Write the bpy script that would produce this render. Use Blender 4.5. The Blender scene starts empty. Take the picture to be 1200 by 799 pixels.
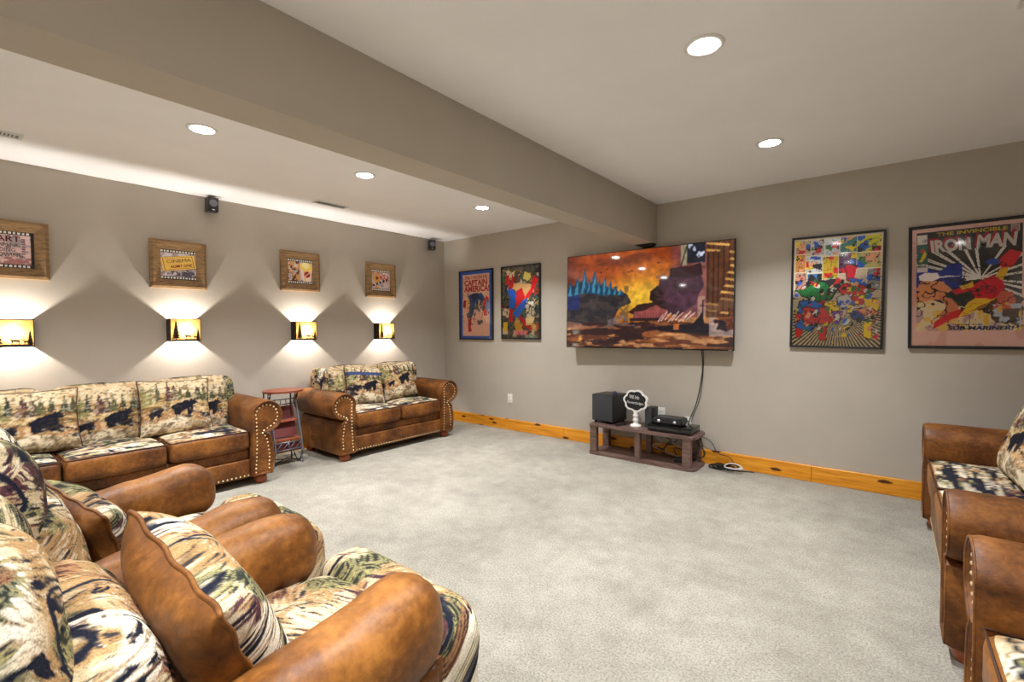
import bpy, bmesh, math, random
import numpy as np
from mathutils import Matrix, Vector, Euler

S = bpy.context.scene
COL = S.collection
PI = math.pi
random.seed(7)

# ------------------------------------------------------------------ camera, world, exposure
F, YAW, PITCH, ROLL = 548.39, -0.6811, -0.0292, -0.0058
CAM = Vector((4.7941, -4.4418, 1.2597))
_f = Vector((math.sin(YAW)*math.cos(PITCH), math.cos(YAW)*math.cos(PITCH), math.sin(PITCH)))
_r = Vector((math.cos(YAW), -math.sin(YAW), 0))
_u = _r.cross(_f)
_c, _s = math.cos(ROLL), math.sin(ROLL)
_r2, _u2 = _c*_r + _s*_u, -_s*_r + _c*_u
cd = bpy.data.cameras.new('camera')
cam = bpy.data.objects.new('camera', cd)
COL.objects.link(cam)
M4 = Matrix((_r2, _u2, -_f)).transposed().to_4x4()
M4.translation = CAM
cam.matrix_world = M4
cd.sensor_width = 36.0
cd.lens = F*36.0/1200.0
cd.clip_start = 0.02
S.camera = cam
w = bpy.data.worlds.new('world')
S.world = w
w.use_nodes = True
w.node_tree.nodes['Background'].inputs[0].default_value = (0.9, 0.95, 1, 1)
w.node_tree.nodes['Background'].inputs[1].default_value = 0.05
S.view_settings.view_transform = 'Standard'
S.view_settings.look = 'None'
S.view_settings.gamma = 1
S.view_settings.use_curve_mapping = False
S.view_settings.exposure = 0.1

DOWNLIGHT_W = 22.0
SCONCE_W = 26.0
SCREEN_E = 0.85
H = 2.44
RX, RY = 6.12, -6.9          # room extents: x 0..RX, y RY..0

# ------------------------------------------------------------------ small helpers
def lin(c):
    c = np.asarray(c, float)/255.0
    return np.where(c <= 0.04045, c/12.92, ((c+0.055)/1.055)**2.4)

def L4(r, g, b):
    v = lin((r, g, b))
    return (float(v[0]), float(v[1]), float(v[2]), 1.0)

def link(o, parent=None):
    COL.objects.link(o)
    if parent is not None:
        o.parent = parent
    return o

def tag(o, label=None, cat=None, group=None, kind=None):
    if label: o['label'] = label
    if cat: o['category'] = cat
    if group: o['group'] = group
    if kind: o['kind'] = kind
    return o

def thing(name, label, cat, loc=(0, 0, 0), rz=0.0, group=None):
    o = bpy.data.objects.new(name, None)
    o.empty_display_size = 0.1
    link(o)
    o.location = loc
    o.rotation_euler = (0, 0, rz)
    return tag(o, label, cat, group)

def mesh(name, V, Fc, mats, parent=None, smooth=True, mi=None, col=None):
    me = bpy.data.meshes.new(name)
    me.from_pydata([tuple(map(float, v)) for v in V], [], [tuple(int(i) for i in f) for f in Fc])
    if not isinstance(mats, (list, tuple)):
        mats = [mats]
    for m in mats:
        me.materials.append(m)
    if mi is not None:
        me.polygons.foreach_set('material_index', np.asarray(mi, np.int32))
    if smooth:
        me.polygons.foreach_set('use_smooth', np.ones(len(me.polygons), bool))
    if col is not None:
        a = me.color_attributes.new('Col', 'FLOAT_COLOR', 'POINT')
        c = np.ones((len(V), 4), np.float32)
        c[:, :3] = lin(np.clip(col, 0, 255))
        a.data.foreach_set('color', c.ravel())
    me.update()
    return link(bpy.data.objects.new(name, me), parent)

def bm_obj(name, bm, mats, parent=None, smooth=False, angle=None):
    me = bpy.data.meshes.new(name)
    bm.normal_update()
    bm.to_mesh(me)
    bm.free()
    if not isinstance(mats, (list, tuple)):
        mats = [mats]
    for m in mats:
        me.materials.append(m)
    if smooth:
        me.polygons.foreach_set('use_smooth', np.ones(len(me.polygons), bool))
        if angle is not None:
            me.set_sharp_from_angle(angle=angle)
    return link(bpy.data.objects.new(name, me), parent)

def bx(bm, x0, x1, y0, y1, z0, z1, bev=0.0, seg=2):
    t = bmesh.new()
    bmesh.ops.create_cube(t, size=1)
    bmesh.ops.scale(t, vec=(x1-x0, y1-y0, z1-z0), verts=t.verts)
    bmesh.ops.translate(t, vec=((x0+x1)/2, (y0+y1)/2, (z0+z1)/2), verts=t.verts)
    if bev > 0:
        bmesh.ops.bevel(t, geom=t.edges[:], offset=bev, segments=seg, profile=0.6, affect='EDGES')
    me = bpy.data.meshes.new('t')
    t.to_mesh(me)
    t.free()
    bm.from_mesh(me)
    bpy.data.meshes.remove(me)

def box(name, x0, x1, y0, y1, z0, z1, mat, parent=None, bev=0.0, seg=2):
    bm = bmesh.new()
    bx(bm, x0, x1, y0, y1, z0, z1, bev, seg)
    return bm_obj(name, bm, mat, parent, smooth=bev > 0, angle=0.6)

def lathe(bm, prof, n=24, c=(0, 0, 0)):
    rings = []
    for r, z in prof:
        if r < 1e-6:
            rings.append([bm.verts.new((c[0], c[1], c[2]+z))])
        else:
            rings.append([bm.verts.new((c[0]+r*math.cos(2*PI*i/n), c[1]+r*math.sin(2*PI*i/n), c[2]+z)) for i in range(n)])
    for a, b in zip(rings, rings[1:]):
        for i in range(n):
            j = (i+1) % n
            if len(a) == 1 and len(b) == 1: continue
            if len(a) == 1: bm.faces.new((a[0], b[j], b[i]))
            elif len(b) == 1: bm.faces.new((a[i], a[j], b[0]))
            else: bm.faces.new((a[i], a[j], b[j], b[i]))
    bmesh.ops.recalc_face_normals(bm, faces=bm.faces[:])

def tube(bm, pts, r, n=8, closed=False):
    pts = [Vector(p) for p in pts]
    m = len(pts)
    rings = []
    prev = None
    for i, p in enumerate(pts):
        if closed:
            t = (pts[(i+1) % m]-pts[i-1]).normalized()
        else:
            t = (pts[min(i+1, m-1)]-pts[max(i-1, 0)]).normalized()
        if prev is None:
            a = Vector((0, 0, 1)) if abs(t.z) < 0.9 else Vector((1, 0, 0))
            u = t.cross(a).normalized()
        else:
            u = (prev - t*prev.dot(t)).normalized()
        prev = u
        v = t.cross(u)
        rings.append([bm.verts.new(p+r*(math.cos(2*PI*k/n)*u+math.sin(2*PI*k/n)*v)) for k in range(n)])
    rr = list(zip(rings, rings[1:])) + ([(rings[-1], rings[0])] if closed else [])
    for a, b in rr:
        for k in range(n):
            bm.faces.new((a[k], a[(k+1) % n], b[(k+1) % n], b[k]))
    if not closed:
        bm.faces.new(rings[0][::-1])
        bm.faces.new(rings[-1])

def spline(pts, n=8):
    P = [Vector(p) for p in pts]
    out = []
    for i in range(len(P)-1):
        p0, p1, p2, p3 = P[max(i-1, 0)], P[i], P[i+1], P[min(i+2, len(P)-1)]
        for k in range(n):
            t = k/n
            out.append(0.5*((2*p1)+(p2-p0)*t+(2*p0-5*p1+4*p2-p3)*t*t+(3*p1-p0-3*p2+p3)*t**3))
    out.append(P[-1])
    return out

def tube_obj(name, pts, r, mat, parent=None, n=8, smooth_n=8, closed=False):
    bm = bmesh.new()
    tube(bm, spline(pts, smooth_n) if smooth_n else pts, r, n, closed)
    return bm_obj(name, bm, mat, parent, smooth=True)

def prism(bm, poly, y0, y1):
    """polygon in (x,z) extruded along y"""
    a = [bm.verts.new((x, y0, z)) for x, z in poly]
    b = [bm.verts.new((x, y1, z)) for x, z in poly]
    n = len(poly)
    bm.faces.new(a)
    bm.faces.new(b[::-1])
    for i in range(n):
        bm.faces.new((a[i], b[i], b[(i+1) % n], a[(i+1) % n]))
    bmesh.ops.recalc_face_normals(bm, faces=bm.faces[:])

# ------------------------------------------------------------------ numpy noise and painting
_rng = np.random.default_rng(11)
_T = _rng.random((256, 256))

def vn(x, y, seed=0):
    x = np.asarray(x, float)+seed*17.31
    y = np.asarray(y, float)+seed*9.77
    xi, yi = np.floor(x).astype(int), np.floor(y).astype(int)
    fx, fy = x-xi, y-yi
    fx = fx*fx*(3-2*fx); fy = fy*fy*(3-2*fy)
    g = lambda a, b: _T[a % 256, b % 256]
    return (g(xi, yi)*(1-fx)+g(xi+1, yi)*fx)*(1-fy)+(g(xi, yi+1)*(1-fx)+g(xi+1, yi+1)*fx)*fy

def fbm(x, y, seed=0, o=4):
    s = 0; a = 0.5; n = 0
    for k in range(o):
        s = s+a*vn(x*2**k, y*2**k, seed+k*3); n += a; a *= 0.5
    return s/n

def ss(a, b, x):
    t = np.clip((x-a)/(b-a), 0, 1)
    return t*t*(3-2*t)

def mix(c, d, m):
    m = np.asarray(m)[..., None]
    return c*(1-m)+np.asarray(d, float)*m

def wild(s, t, k=1.0, seed=0):
    """large brush-stroke wildlife tapestry; s,t in metres"""
    s = np.asarray(s, float)*k*1.3; t = np.asarray(t, float)*k*1.3
    ws = s+0.05*(fbm(s*7, t*7, seed+1, 5)-0.5); wt = t+0.05*(fbm(s*7, t*7, seed+2, 5)-0.5)
    sel = fbm(ws*6, wt*6, seed+3, 2)
    def strokes(fp, fq, sd):
        out = 0
        for a, w in ((0.35, ss(.50, .44, sel)), (1.15, ss(.44, .50, sel)*ss(.60, .54, sel)), (-0.5, ss(.54, .60, sel))):
            ca, sa = math.cos(a), math.sin(a)
            p, q = ws*ca+wt*sa, -ws*sa+wt*ca
            out = out+w*fbm(p*fp, q*fq, seed+sd+int(a*7), 4)
        return out
    fine = strokes(22, 170, 5); broad = strokes(11, 52, 6); fur = strokes(30, 260, 15)
    z1 = fbm(ws*8, wt*8, seed+7, 3); z2 = fbm(ws*7, wt*7, seed+8, 3); z3 = fbm(ws*9, wt*9, seed+9, 2)
    z4 = fbm(ws*7, wt*7, seed+21, 2); z5 = fbm(ws*8, wt*8, seed+13, 2)
    c = np.ones(s.shape+(3,))*np.array((206., 186., 148.))
    c = mix(c, (172, 136, 92), ss(0.46, 0.58, z1))
    c = mix(c, (230, 219, 196), ss(0.55, 0.64, z4))
    c = mix(c, (128, 100, 66), ss(0.52, 0.60, fine)*0.6)
    c = mix(c, (238, 230, 212), ss(0.60, 0.68, fur)*0.5)
    ol = ss(0.55, 0.60, z2+0.25*(fine-.5))
    c = mix(c, (116, 112, 80), ol*0.85)
    c = mix(c, (164, 154, 100), ol*ss(0.56, 0.62, fine))
    c = mix(c, (50, 52, 44), ol*ss(0.48, 0.42, fine))
    ru = ss(0.68, 0.73, z3+0.25*(fine-.5))*.85
    c = mix(c, (150, 108, 76), ru); c = mix(c, (84, 50, 40), ru*ss(0.5, 0.58, fur))
    c = mix(c, (82, 48, 56), ss(0.70, 0.74, z5)*ss(0.42, 0.52, fine)*.9)
    rid = np.abs(fbm(ws*5, wt*5, seed+10, 2)-0.5)
    c = mix(c, (34, 36, 48), ss(0.022, 0.010, rid+0.03*(fine-.5))*ss(0.30, 0.42, z1))
    c = mix(c, (28, 30, 42), ss(0.64, 0.68, broad)*ss(0.40, 0.48, z4+0.15*(z2-.5)))
    c = mix(c, (34, 36, 46), ss(0.66, 0.70, fine)*0.8)
    return c

def _ell(s, t, cx, cy, rx, ry, ang=0):
    ca, sa = math.cos(ang), math.sin(ang)
    x, y = s-cx, t-cy
    return ((x*ca+y*sa)/rx)**2+((-x*sa+y*ca)/ry)**2

def bear(s, t, cx, cy, k, wob):
    """walking bear silhouette facing right/up, body length about k"""
    m = np.full(np.shape(s), 9.0)
    for ex, ey, rx, ry, a in ((-.12, .02, .30, .20, .25), (.10, .10, .26, .19, .35), (.36, .22, .14, .12, .2), (.47, .20, .09, .055, -.2),
                              (.30, .33, .045, .05, 0), (-.33, -.18, .075, .22, .1), (-.18, -.19, .07, .19, -.15), (.16, -.14, .065, .24, .05), (.29, -.10, .06, .22, -.25), (-.38, .0, .1, .1, 0)):
        m = np.minimum(m, _ell(s, t, cx+ex*k, cy+ey*k, rx*k, ry*k, a))
    return ss(1.15, 0.9, m+0.35*(wob-0.5))

def tree(s, t, cx, base, hgt, hw, wob):
    v = (t-base)/hgt
    saw = 0.75+0.35*(np.mod(-v*5, 1.0))
    m = (np.abs(s-cx) < hw*np.clip(1-v, 0, 1)*saw*(0.7+0.6*wob)) & (v > 0) & (v < 1)
    return m.astype(float)

def lodge(s, t, TW=0.56, TH=0.50, seed=0, ds=0.0, dt=0.0):
    """woodland-and-bears tapestry repeat; s,t in metres"""
    s = np.asarray(s, float)+ds; t = np.asarray(t, float)+dt
    n1 = fbm(s*14, t*14, seed+1); n2 = fbm(s*40, t*40, seed+2, 2); n3 = fbm(s*9, t*60, seed+3, 3); n4 = fbm(s*7, t*7, seed+4, 3)
    u = np.mod(s/TW, 1.0); v = np.mod(t/TH, 1.0)
    v = v+0.03*(n4-0.5)
    c = np.ones(s.shape+(3,))*np.array((206., 182., 142.))
    c = mix(c, (228, 212, 178), ss(0.45, 0.62, n3)*0.8)
    c = mix(c, (164, 126, 80), ss(0.55, 0.66, n3)*0.7)
    fld = ss(0.70, 0.64, v)*ss(0.26, 0.30, v)
    c = mix(c, (178, 146, 96), fld*0.85)
    c = mix(c, (112, 84, 48), fld*ss(0.56, 0.62, n3)*0.8)
    for cx, b, h, hw, col in ((.05, .58, .27, .055, (62, 66, 50)), (.16, .52, .34, .09, (158, 150, 96)), (.25, .54, .30, .07, (138, 132, 84)), (.31, .60, .28, .04, (52, 58, 48)),
                              (.43, .56, .30, .075, (82, 54, 50)), (.50, .57, .27, .06, (74, 62, 52)), (.57, .58, .22, .05, (92, 92, 60)), (.66, .60, .2, .045, (66, 70, 50)),
                              (.78, .58, .24, .06, (60, 64, 50)), (.86, .56, .27, .05, (84, 84, 56)), (.94, .56, .26, .05, (54, 60, 48))):
        c = mix(c, col, tree(u, v, cx, b, h, hw, n2)*(0.55+0.45*(n2 > 0.42)))
    rock = ss(0.46, 0.42, v+0.10*(u-0.5)+0.06*(n1-.5))*ss(0.22, 0.27, v)
    c = mix(c, (158, 114, 76), rock*ss(0.40, 0.55, n1))
    c = mix(c, (200, 164, 120), rock*ss(0.55, 0.65, n1))
    c = mix(c, (44, 38, 40), rock*ss(0.42, 0.36, n1))
    bw = fbm(s*60, t*60, seed+6, 2)
    pale = ss(0.285, 0.25, v+0.05*np.sin(u*9))
    c = mix(c, (216, 198, 164), pale)
    c = mix(c, (160, 136, 100), pale*ss(0.55, 0.66, n4))
    c = mix(c, (112, 92, 68), pale*ss(0.56, 0.64, n1)*0.7)
    gr = ss(0.085, 0.05, v+0.07*(n2-0.5))
    c = mix(c, (78, 76, 50), gr*0.9)
    c = mix(c, (34, 34, 38), gr*ss(0.5, 0.58, n2))
    br = np.maximum(bear(u*TW, v*TH, .60*TW, .46*TH, .17, bw), bear(u*TW, v*TH, .28*TW, .385*TH, .09, bw))
    c = mix(c, (27, 28, 36), br)
    log = ((np.abs((v-0.39)+(u-.72)*0.35) < 0.012) & (u > .66) & (u < .95)).astype(float)
    c = mix(c, (48, 38, 34), log)
    c = mix(c, (70, 54, 42), ss(0.60, 0.68, fbm(s*55, t*90, seed+12, 2))*0.55)
    c = mix(c, (238, 226, 200), ss(0.62, 0.70, fbm(s*60, t*80, seed+14, 2))*0.45*(1-br))
    return c

def seatcloth(s, t, seed=0):
    """horizontal streaky tapestry (the same cloth seen on seat tops)"""
    a = wild(s, t, 1.0, seed)
    n = fbm(np.asarray(s)*7, np.asarray(t)*34, seed+31, 3)
    a = mix(a, (34, 36, 44), ss(0.60, 0.66, n))
    a = mix(a, (222, 208, 180), ss(0.40, 0.34, n)*0.7)
    return a

# ------------------------------------------------------------------ materials
def nmat(name):
    m = bpy.data.materials.new(name)
    m.use_nodes = True
    nt = m.node_tree
    b = nt.nodes['Principled BSDF']
    return m, nt, b

def N(nt, t, **kw):
    n = nt.nodes.new(t)
    for k, v in kw.items():
        setattr(n, k, v)
    return n

def simple(name, c, rough=0.6, metal=0.0, coat=0.0, spec=0.5):
    m, nt, b = nmat(name)
    n = N(nt, 'ShaderNodeTexNoise'); n.inputs['Scale'].default_value = 60
    tc = N(nt, 'ShaderNodeTexCoord'); nt.links.new(tc.outputs['Object'], n.inputs['Vector'])
    r = N(nt, 'ShaderNodeValToRGB')
    r.color_ramp.elements[0].color = tuple(x*0.9 for x in c[:3])+(1,)
    r.color_ramp.elements[1].color = tuple(min(1, x*1.08) for x in c[:3])+(1,)
    nt.links.new(n.outputs['Fac'], r.inputs[0]); nt.links.new(r.outputs[0], b.inputs['Base Color'])
    b.inputs['Roughness'].default_value = rough
    b.inputs['Metallic'].default_value = metal
    b.inputs['Coat Weight'].default_value = coat
    b.inputs['Coat Roughness'].default_value = 0.06
    b.inputs['Specular IOR Level'].default_value = spec
    return m

def bump(nt, b, src, strength, dist=0.01):
    bp = N(nt, 'ShaderNodeBump')
    bp.inputs['Strength'].default_value = strength
    bp.inputs['Distance'].default_value = dist
    nt.links.new(src, bp.inputs['Height'])
    nt.links.new(bp.outputs['Normal'], b.inputs['Normal'])

def ramp(nt, src, stops):
    r = N(nt, 'ShaderNodeValToRGB')
    e = r.color_ramp.elements
    while len(e) < len(stops): e.new(0.5)
    for k, (p, c) in enumerate(stops):
        e[k].position = p; e[k].color = c
    nt.links.new(src, r.inputs[0])
    return r.outputs[0]

def noise(nt, scale, detail=4, rough=0.55, coord='Object', vec=None, dist=0.0):
    n = N(nt, 'ShaderNodeTexNoise')
    n.inputs['Scale'].default_value = scale; n.inputs['Detail'].default_value = detail
    n.inputs['Roughness'].default_value = rough; n.inputs['Distortion'].default_value = dist
    if vec is None:
        tc = N(nt, 'ShaderNodeTexCoord'); vec = tc.outputs[coord]
    nt.links.new(vec, n.inputs['Vector'])
    return n.outputs['Fac']

def paint_mat(name, c, var=0.03, tex=220, bs=0.12):
    m, nt, b = nmat(name)
    f = noise(nt, 3.0, 3)
    nt.links.new(ramp(nt, f, [(0.3, tuple(x*(1-var) for x in c[:3])+(1,)), (0.7, tuple(x*(1+var) for x in c[:3])+(1,))]), b.inputs['Base Color'])
    b.inputs['Roughness'].default_value = 0.85
    b.inputs['Specular IOR Level'].default_value = 0.25
    bump(nt, b, noise(nt, tex, 3), bs, 0.004)
    return m

M = {}
M['wall'] = paint_mat('taupe wall paint', L4(181, 172, 159))
M['ceil'] = paint_mat('ceiling paint', L4(243, 241, 242), 0.02, 160, 0.2)

def carpet_mat():
    m, nt, b = nmat('cut pile carpet')
    tc = N(nt, 'ShaderNodeTexCoord')
    v = tc.outputs['Object']
    big = noise(nt, 1.6, 8, 0.72, vec=v)
    mid = noise(nt, 9, 4, 0.6, vec=v)
    fine = noise(nt, 115, 5, 0.85, vec=v)
    a = N(nt, 'ShaderNodeMath', operation='MULTIPLY_ADD'); a.inputs[1].default_value = 0.70
    nt.links.new(big, a.inputs[0])
    a2 = N(nt, 'ShaderNodeMath', operation='MULTIPLY'); a2.inputs[1].default_value = 0.30
    nt.links.new(mid, a2.inputs[0]); nt.links.new(a2.outputs[0], a.inputs[2])
    base = ramp(nt, a.outputs[0], [(0.36, L4(146, 139, 125)), (0.5, L4(164, 157, 142)), (0.63, L4(180, 173, 158))])
    sp = ramp(nt, fine, [(0.38, (0.36, 0.34, 0.31, 1)), (0.5, (0.95, 0.95, 0.95, 1)), (0.62, (1.35, 1.35, 1.35, 1))])
    mx = N(nt, 'ShaderNodeMix', data_type='RGBA', blend_type='MULTIPLY'); mx.inputs[0].default_value = 0.8
    nt.links.new(base, mx.inputs[6]); nt.links.new(sp, mx.inputs[7])
    nt.links.new(mx.outputs[2], b.inputs['Base Color'])
    b.inputs['Roughness'].default_value = 1.0
    b.inputs['Specular IOR Level'].default_value = 0.05
    b.inputs['Sheen Weight'].default_value = 0.15
    ad = N(nt, 'ShaderNodeMath', operation='ADD')
    nt.links.new(fine, ad.inputs[0]); nt.links.new(mid, ad.inputs[1])
    bump(nt, b, ad.outputs[0], 0.7, 0.012)
    return m
M['carpet'] = carpet_mat()

def suede_mat(name, dark, mid, light, scale=5.0):
    m, nt, b = nmat(name)
    f = noise(nt, scale, 6, 0.62, dist=0.35)
    f2 = noise(nt, scale*11, 4, 0.6)
    a = N(nt, 'ShaderNodeMath', operation='MULTIPLY_ADD'); a.inputs[1].default_value = 0.25
    nt.links.new(f2, a.inputs[0])
    a2 = N(nt, 'ShaderNodeMath', operation='MULTIPLY'); a2.inputs[1].default_value = 0.75
    nt.links.new(f, a2.inputs[0]); nt.links.new(a2.outputs[0], a.inputs[2])
    nt.links.new(ramp(nt, a.outputs[0], [(0.34, dark), (0.5, mid), (0.66, light)]), b.inputs['Base Color'])
    b.inputs['Roughness'].default_value = 0.5
    b.inputs['Specular IOR Level'].default_value = 0.32
    b.inputs['Sheen Weight'].default_value = 0.04
    b.inputs['Sheen Tint'].default_value = (1, .8, .55, 1)
    bump(nt, b, a.outputs[0], 0.22, 0.02)
    return m
M['suede'] = suede_mat('brown faux suede', L4(50, 26, 8), L4(102, 58, 19), L4(146, 92, 38))
M['suede_rec'] = suede_mat('tan brown faux suede', L4(60, 32, 9), L4(112, 66, 21), L4(158, 102, 42), 4.5)

def cloth_mat(name, weave=420.0, amt=0.35):
    m, nt, b = nmat(name)
    at = N(nt, 'ShaderNodeVertexColor', layer_name='Col')
    f = noise(nt, weave, 3, 0.7)
    sp = ramp(nt, f, [(0.33, (0.55, 0.55, 0.55, 1)), (0.5, (1, 1, 1, 1)), (0.68, (1.25, 1.25, 1.25, 1))])
    mx = N(nt, 'ShaderNodeMix', data_type='RGBA', blend_type='MULTIPLY'); mx.inputs[0].default_value = amt*2
    nt.links.new(at.outputs[0], mx.inputs[6]); nt.links.new(sp, mx.inputs[7])
    nt.links.new(mx.outputs[2], b.inputs['Base Color'])
    b.inputs['Roughness'].default_value = 0.95
    b.inputs['Specular IOR Level'].default_value = 0.1
    bump(nt, b, f, 0.5, 0.003)
    return m
M['cloth'] = cloth_mat('woven wildlife tapestry', 380, 0.3)
M['cloth_near'] = cloth_mat('woven wildlife tapestry close', 260, 0.42)

def print_mat(name, emis=0.0, rough=0.35, coat=0.0):
    m, nt, b = nmat(name)
    at = N(nt, 'ShaderNodeVertexColor', layer_name='Col')
    if emis > 0:
        b.inputs['Base Color'].default_value = (0.01, 0.01, 0.012, 1)
        nt.links.new(at.outputs[0], b.inputs['Emission Color'])
        b.inputs['Emission Strength'].default_value = emis
    else:
        f = noise(nt, 90, 3)
        sp = ramp(nt, f, [(0.3, (1.42, 1.42, 1.42, 1)), (0.6, (1.55, 1.55, 1.55, 1))])
        mx = N(nt, 'ShaderNodeMix', data_type='RGBA', blend_type='MULTIPLY'); mx.inputs[0].default_value = 1
        nt.links.new(at.outputs[0], mx.inputs[6]); nt.links.new(sp, mx.inputs[7])
        nt.links.new(mx.outputs[2], b.inputs['Base Color'])
    b.inputs['Roughness'].default_value = rough
    b.inputs['Coat Weight'].default_value = coat
    b.inputs['Coat Roughness'].default_value = 0.03
    return m
M['print'] = print_mat('printed paper', 0, 0.5)
M['screen'] = print_mat('lit display panel', SCREEN_E, 0.045)

def wood_mat(name, stops, sx=(1, 12, 12), scale=3.0, rough=0.5, knots=False):
    m, nt, b = nmat(name)
    tc = N(nt, 'ShaderNodeTexCoord')
    mp = N(nt, 'ShaderNodeMapping'); mp.inputs['Scale'].default_value = sx
    nt.links.new(tc.outputs['Object'], mp.inputs[0])
    f = noise(nt, scale, 6, 0.6, vec=mp.outputs[0], dist=0.8)
    colr = ramp(nt, f, stops)
    if knots:
        vo = N(nt, 'ShaderNodeTexVoronoi'); vo.inputs['Scale'].default_value = 1.0
        mp2 = N(nt, 'ShaderNodeMapping'); mp2.inputs['Scale'].default_value = (2.3, 8.0, 8.0)
        nt.links.new(tc.outputs['Object'], mp2.inputs[0])
        vo.voronoi_dimensions = '2D'; sx_ = N(nt, 'ShaderNodeSeparateXYZ'); cx_ = N(nt, 'ShaderNodeCombineXYZ')
        nt.links.new(mp2.outputs[0], sx_.inputs[0]); nt.links.new(sx_.outputs[0], cx_.inputs[0]); nt.links.new(sx_.outputs[2], cx_.inputs[1]); nt.links.new(cx_.outputs[0], vo.inputs['Vector'])
        wob = noise(nt, 30, 2)
        ad = N(nt, 'ShaderNodeMath', operation='MULTIPLY_ADD'); ad.inputs[1].default_value = 0.10
        nt.links.new(wob, ad.inputs[0]); nt.links.new(vo.outputs['Distance'], ad.inputs[2])
        kf = ramp(nt, ad.outputs[0], [(0.13, (1, 1, 1, 1)), (0.17, (0, 0, 0, 1))])
        mx = N(nt, 'ShaderNodeMix', data_type='RGBA'); nt.links.new(kf, mx.inputs[0])
        nt.links.new(colr, mx.inputs[6]); mx.inputs[7].default_value = L4(84, 38, 10)
        colr = mx.outputs[2]
    nt.links.new(colr, b.inputs['Base Color'])
    b.inputs['Roughness'].default_value = rough
    bump(nt, b, f, 0.15, 0.004)
    return m
M['pine'] = wood_mat('varnished knotty pine', [(0.3, L4(196, 118, 20)), (0.5, L4(226, 148, 32)), (0.7, L4(238, 168, 54))], (1, 14, 14), 3.0, 0.35, True)
M['rustic'] = wood_mat('rustic frame wood', [(0.3, L4(92, 68, 42)), (0.5, L4(140, 108, 70)), (0.7, L4(160, 126, 84))], (9, 9, 60), 1.6, 0.6)
M['espresso'] = wood_mat('espresso laminate', [(0.3, L4(78, 58, 51)), (0.5, L4(104, 80, 71)), (0.7, L4(126, 100, 90))], (2, 16, 16), 3.0, 0.45)
M['bun'] = simple('stained bun foot wood', L4(150, 70, 26), 0.35, 0, 0.3)
M['black'] = simple('satin black plastic', L4(26, 26, 28), 0.4)
M['blackgloss'] = simple('gloss black plastic', L4(14, 14, 16), 0.15)
M['charcoal'] = simple('charcoal grille cloth', L4(52, 53, 56), 0.8)
M['frame_black'] = simple('black frame', L4(16, 15, 18), 0.35)
M['frame_navy'] = simple('bluish black frame', L4(15, 15, 22), 0.35)  # base colour slightly bluer than the plain black frame
M['white'] = simple('white paint', L4(236, 232, 226), 0.45)
M['offwhite'] = simple('white trim metal', L4(226, 224, 220), 0.5)
M['plate'] = simple('white outlet plastic', L4(232, 228, 220), 0.4)
M['slot'] = simple('dark slot', L4(30, 28, 26), 0.6)
M['brass'] = simple('antique brass nail', L4(232, 206, 160), 0.3, 0.6)
M['piping'] = simple('dark brown welt', L4(66, 36, 16), 0.6)
M['iron'] = simple('dark wrought iron', L4(48, 44, 46), 0.45, 0.5)
M['steel'] = simple('grey painted steel', L4(122, 124, 134), 0.4, 0.3)
M['redwood'] = simple('red brown lacquered wood', L4(150, 76, 52), 0.4)
M['burgundy'] = simple('burgundy panel', L4(104, 38, 34), 0.55)
M['cord'] = simple('black cord rubber', L4(24, 24, 24), 0.5)
M['cordgrey'] = simple('pale grey cord', L4(196, 192, 186), 0.5)
M['silver'] = simple('silver knob', L4(200, 202, 206), 0.25, 0.8)
M['bluelcd'] = simple('navy blue plastic', L4(40, 42, 86), 0.4)
M['bronze'] = simple('dark bronze', L4(40, 28, 18), 0.5, 0.4)
M['chalk'] = simple('chalkboard black', L4(22, 22, 24), 0.8)
for k, c in dict(ink_red=(196, 26, 30), ink_white=(240, 234, 228), ink_yellow=(240, 206, 30), ink_black=(22, 18, 22), ink_navy=(36, 34, 84), ink_maroon=(96, 22, 26), ink_brown=(66, 38, 18), ink_dred=(140, 30, 20)).items():
    M[k] = simple(k.replace('ink_', '')+' printing ink', L4(*c), 0.5)

def emis(name, c, s):
    m, nt, b = nmat(name)
    b.inputs['Base Color'].default_value = (0.9, 0.9, 0.9, 1)
    b.inputs['Emission Color'].default_value = c
    b.inputs['Emission Strength'].default_value = s
    return m
M['lens'] = emis('lit led lens', (1, 0.985, 0.97, 1), 70)

def glass_mat():
    m = bpy.data.materials.new('picture glazing'); m.use_nodes = True
    nt = m.node_tree; nt.nodes.clear()
    o = N(nt, 'ShaderNodeOutputMaterial'); mx = N(nt, 'ShaderNodeMixShader')
    fr = N(nt, 'ShaderNodeFresnel'); fr.inputs[0].default_value = 1.48
    t = N(nt, 'ShaderNodeBsdfTransparent'); g = N(nt, 'ShaderNodeBsdfGlossy'); g.inputs['Roughness'].default_value = 0.05
    nt.links.new(fr.outputs[0], mx.inputs[0]); nt.links.new(t.outputs[0], mx.inputs[1]); nt.links.new(g.outputs[0], mx.inputs[2])
    nt.links.new(mx.outputs[0], o.inputs[0])
    return m
M['glass'] = glass_mat()

def mica_mat():
    m = bpy.data.materials.new('amber mica'); m.use_nodes = True
    nt = m.node_tree; nt.nodes.clear()
    o = N(nt, 'ShaderNodeOutputMaterial'); mx = N(nt, 'ShaderNodeMixShader'); mx.inputs[0].default_value = 0.8
    f = noise(nt, 25, 4)
    c = ramp(nt, f, [(0.3, (0.080, 0.038, 0.008, 1)), (0.7, (0.115, 0.066, 0.019, 1))])
    d = N(nt, 'ShaderNodeBsdfDiffuse'); t = N(nt, 'ShaderNodeBsdfTranslucent')
    nt.links.new(c, d.inputs[0]); nt.links.new(c, t.inputs[0])
    nt.links.new(d.outputs[0], mx.inputs[1]); nt.links.new(t.outputs[0], mx.inputs[2]); nt.links.new(mx.outputs[0], o.inputs[0])
    return m
M['mica'] = mica_mat()

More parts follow.
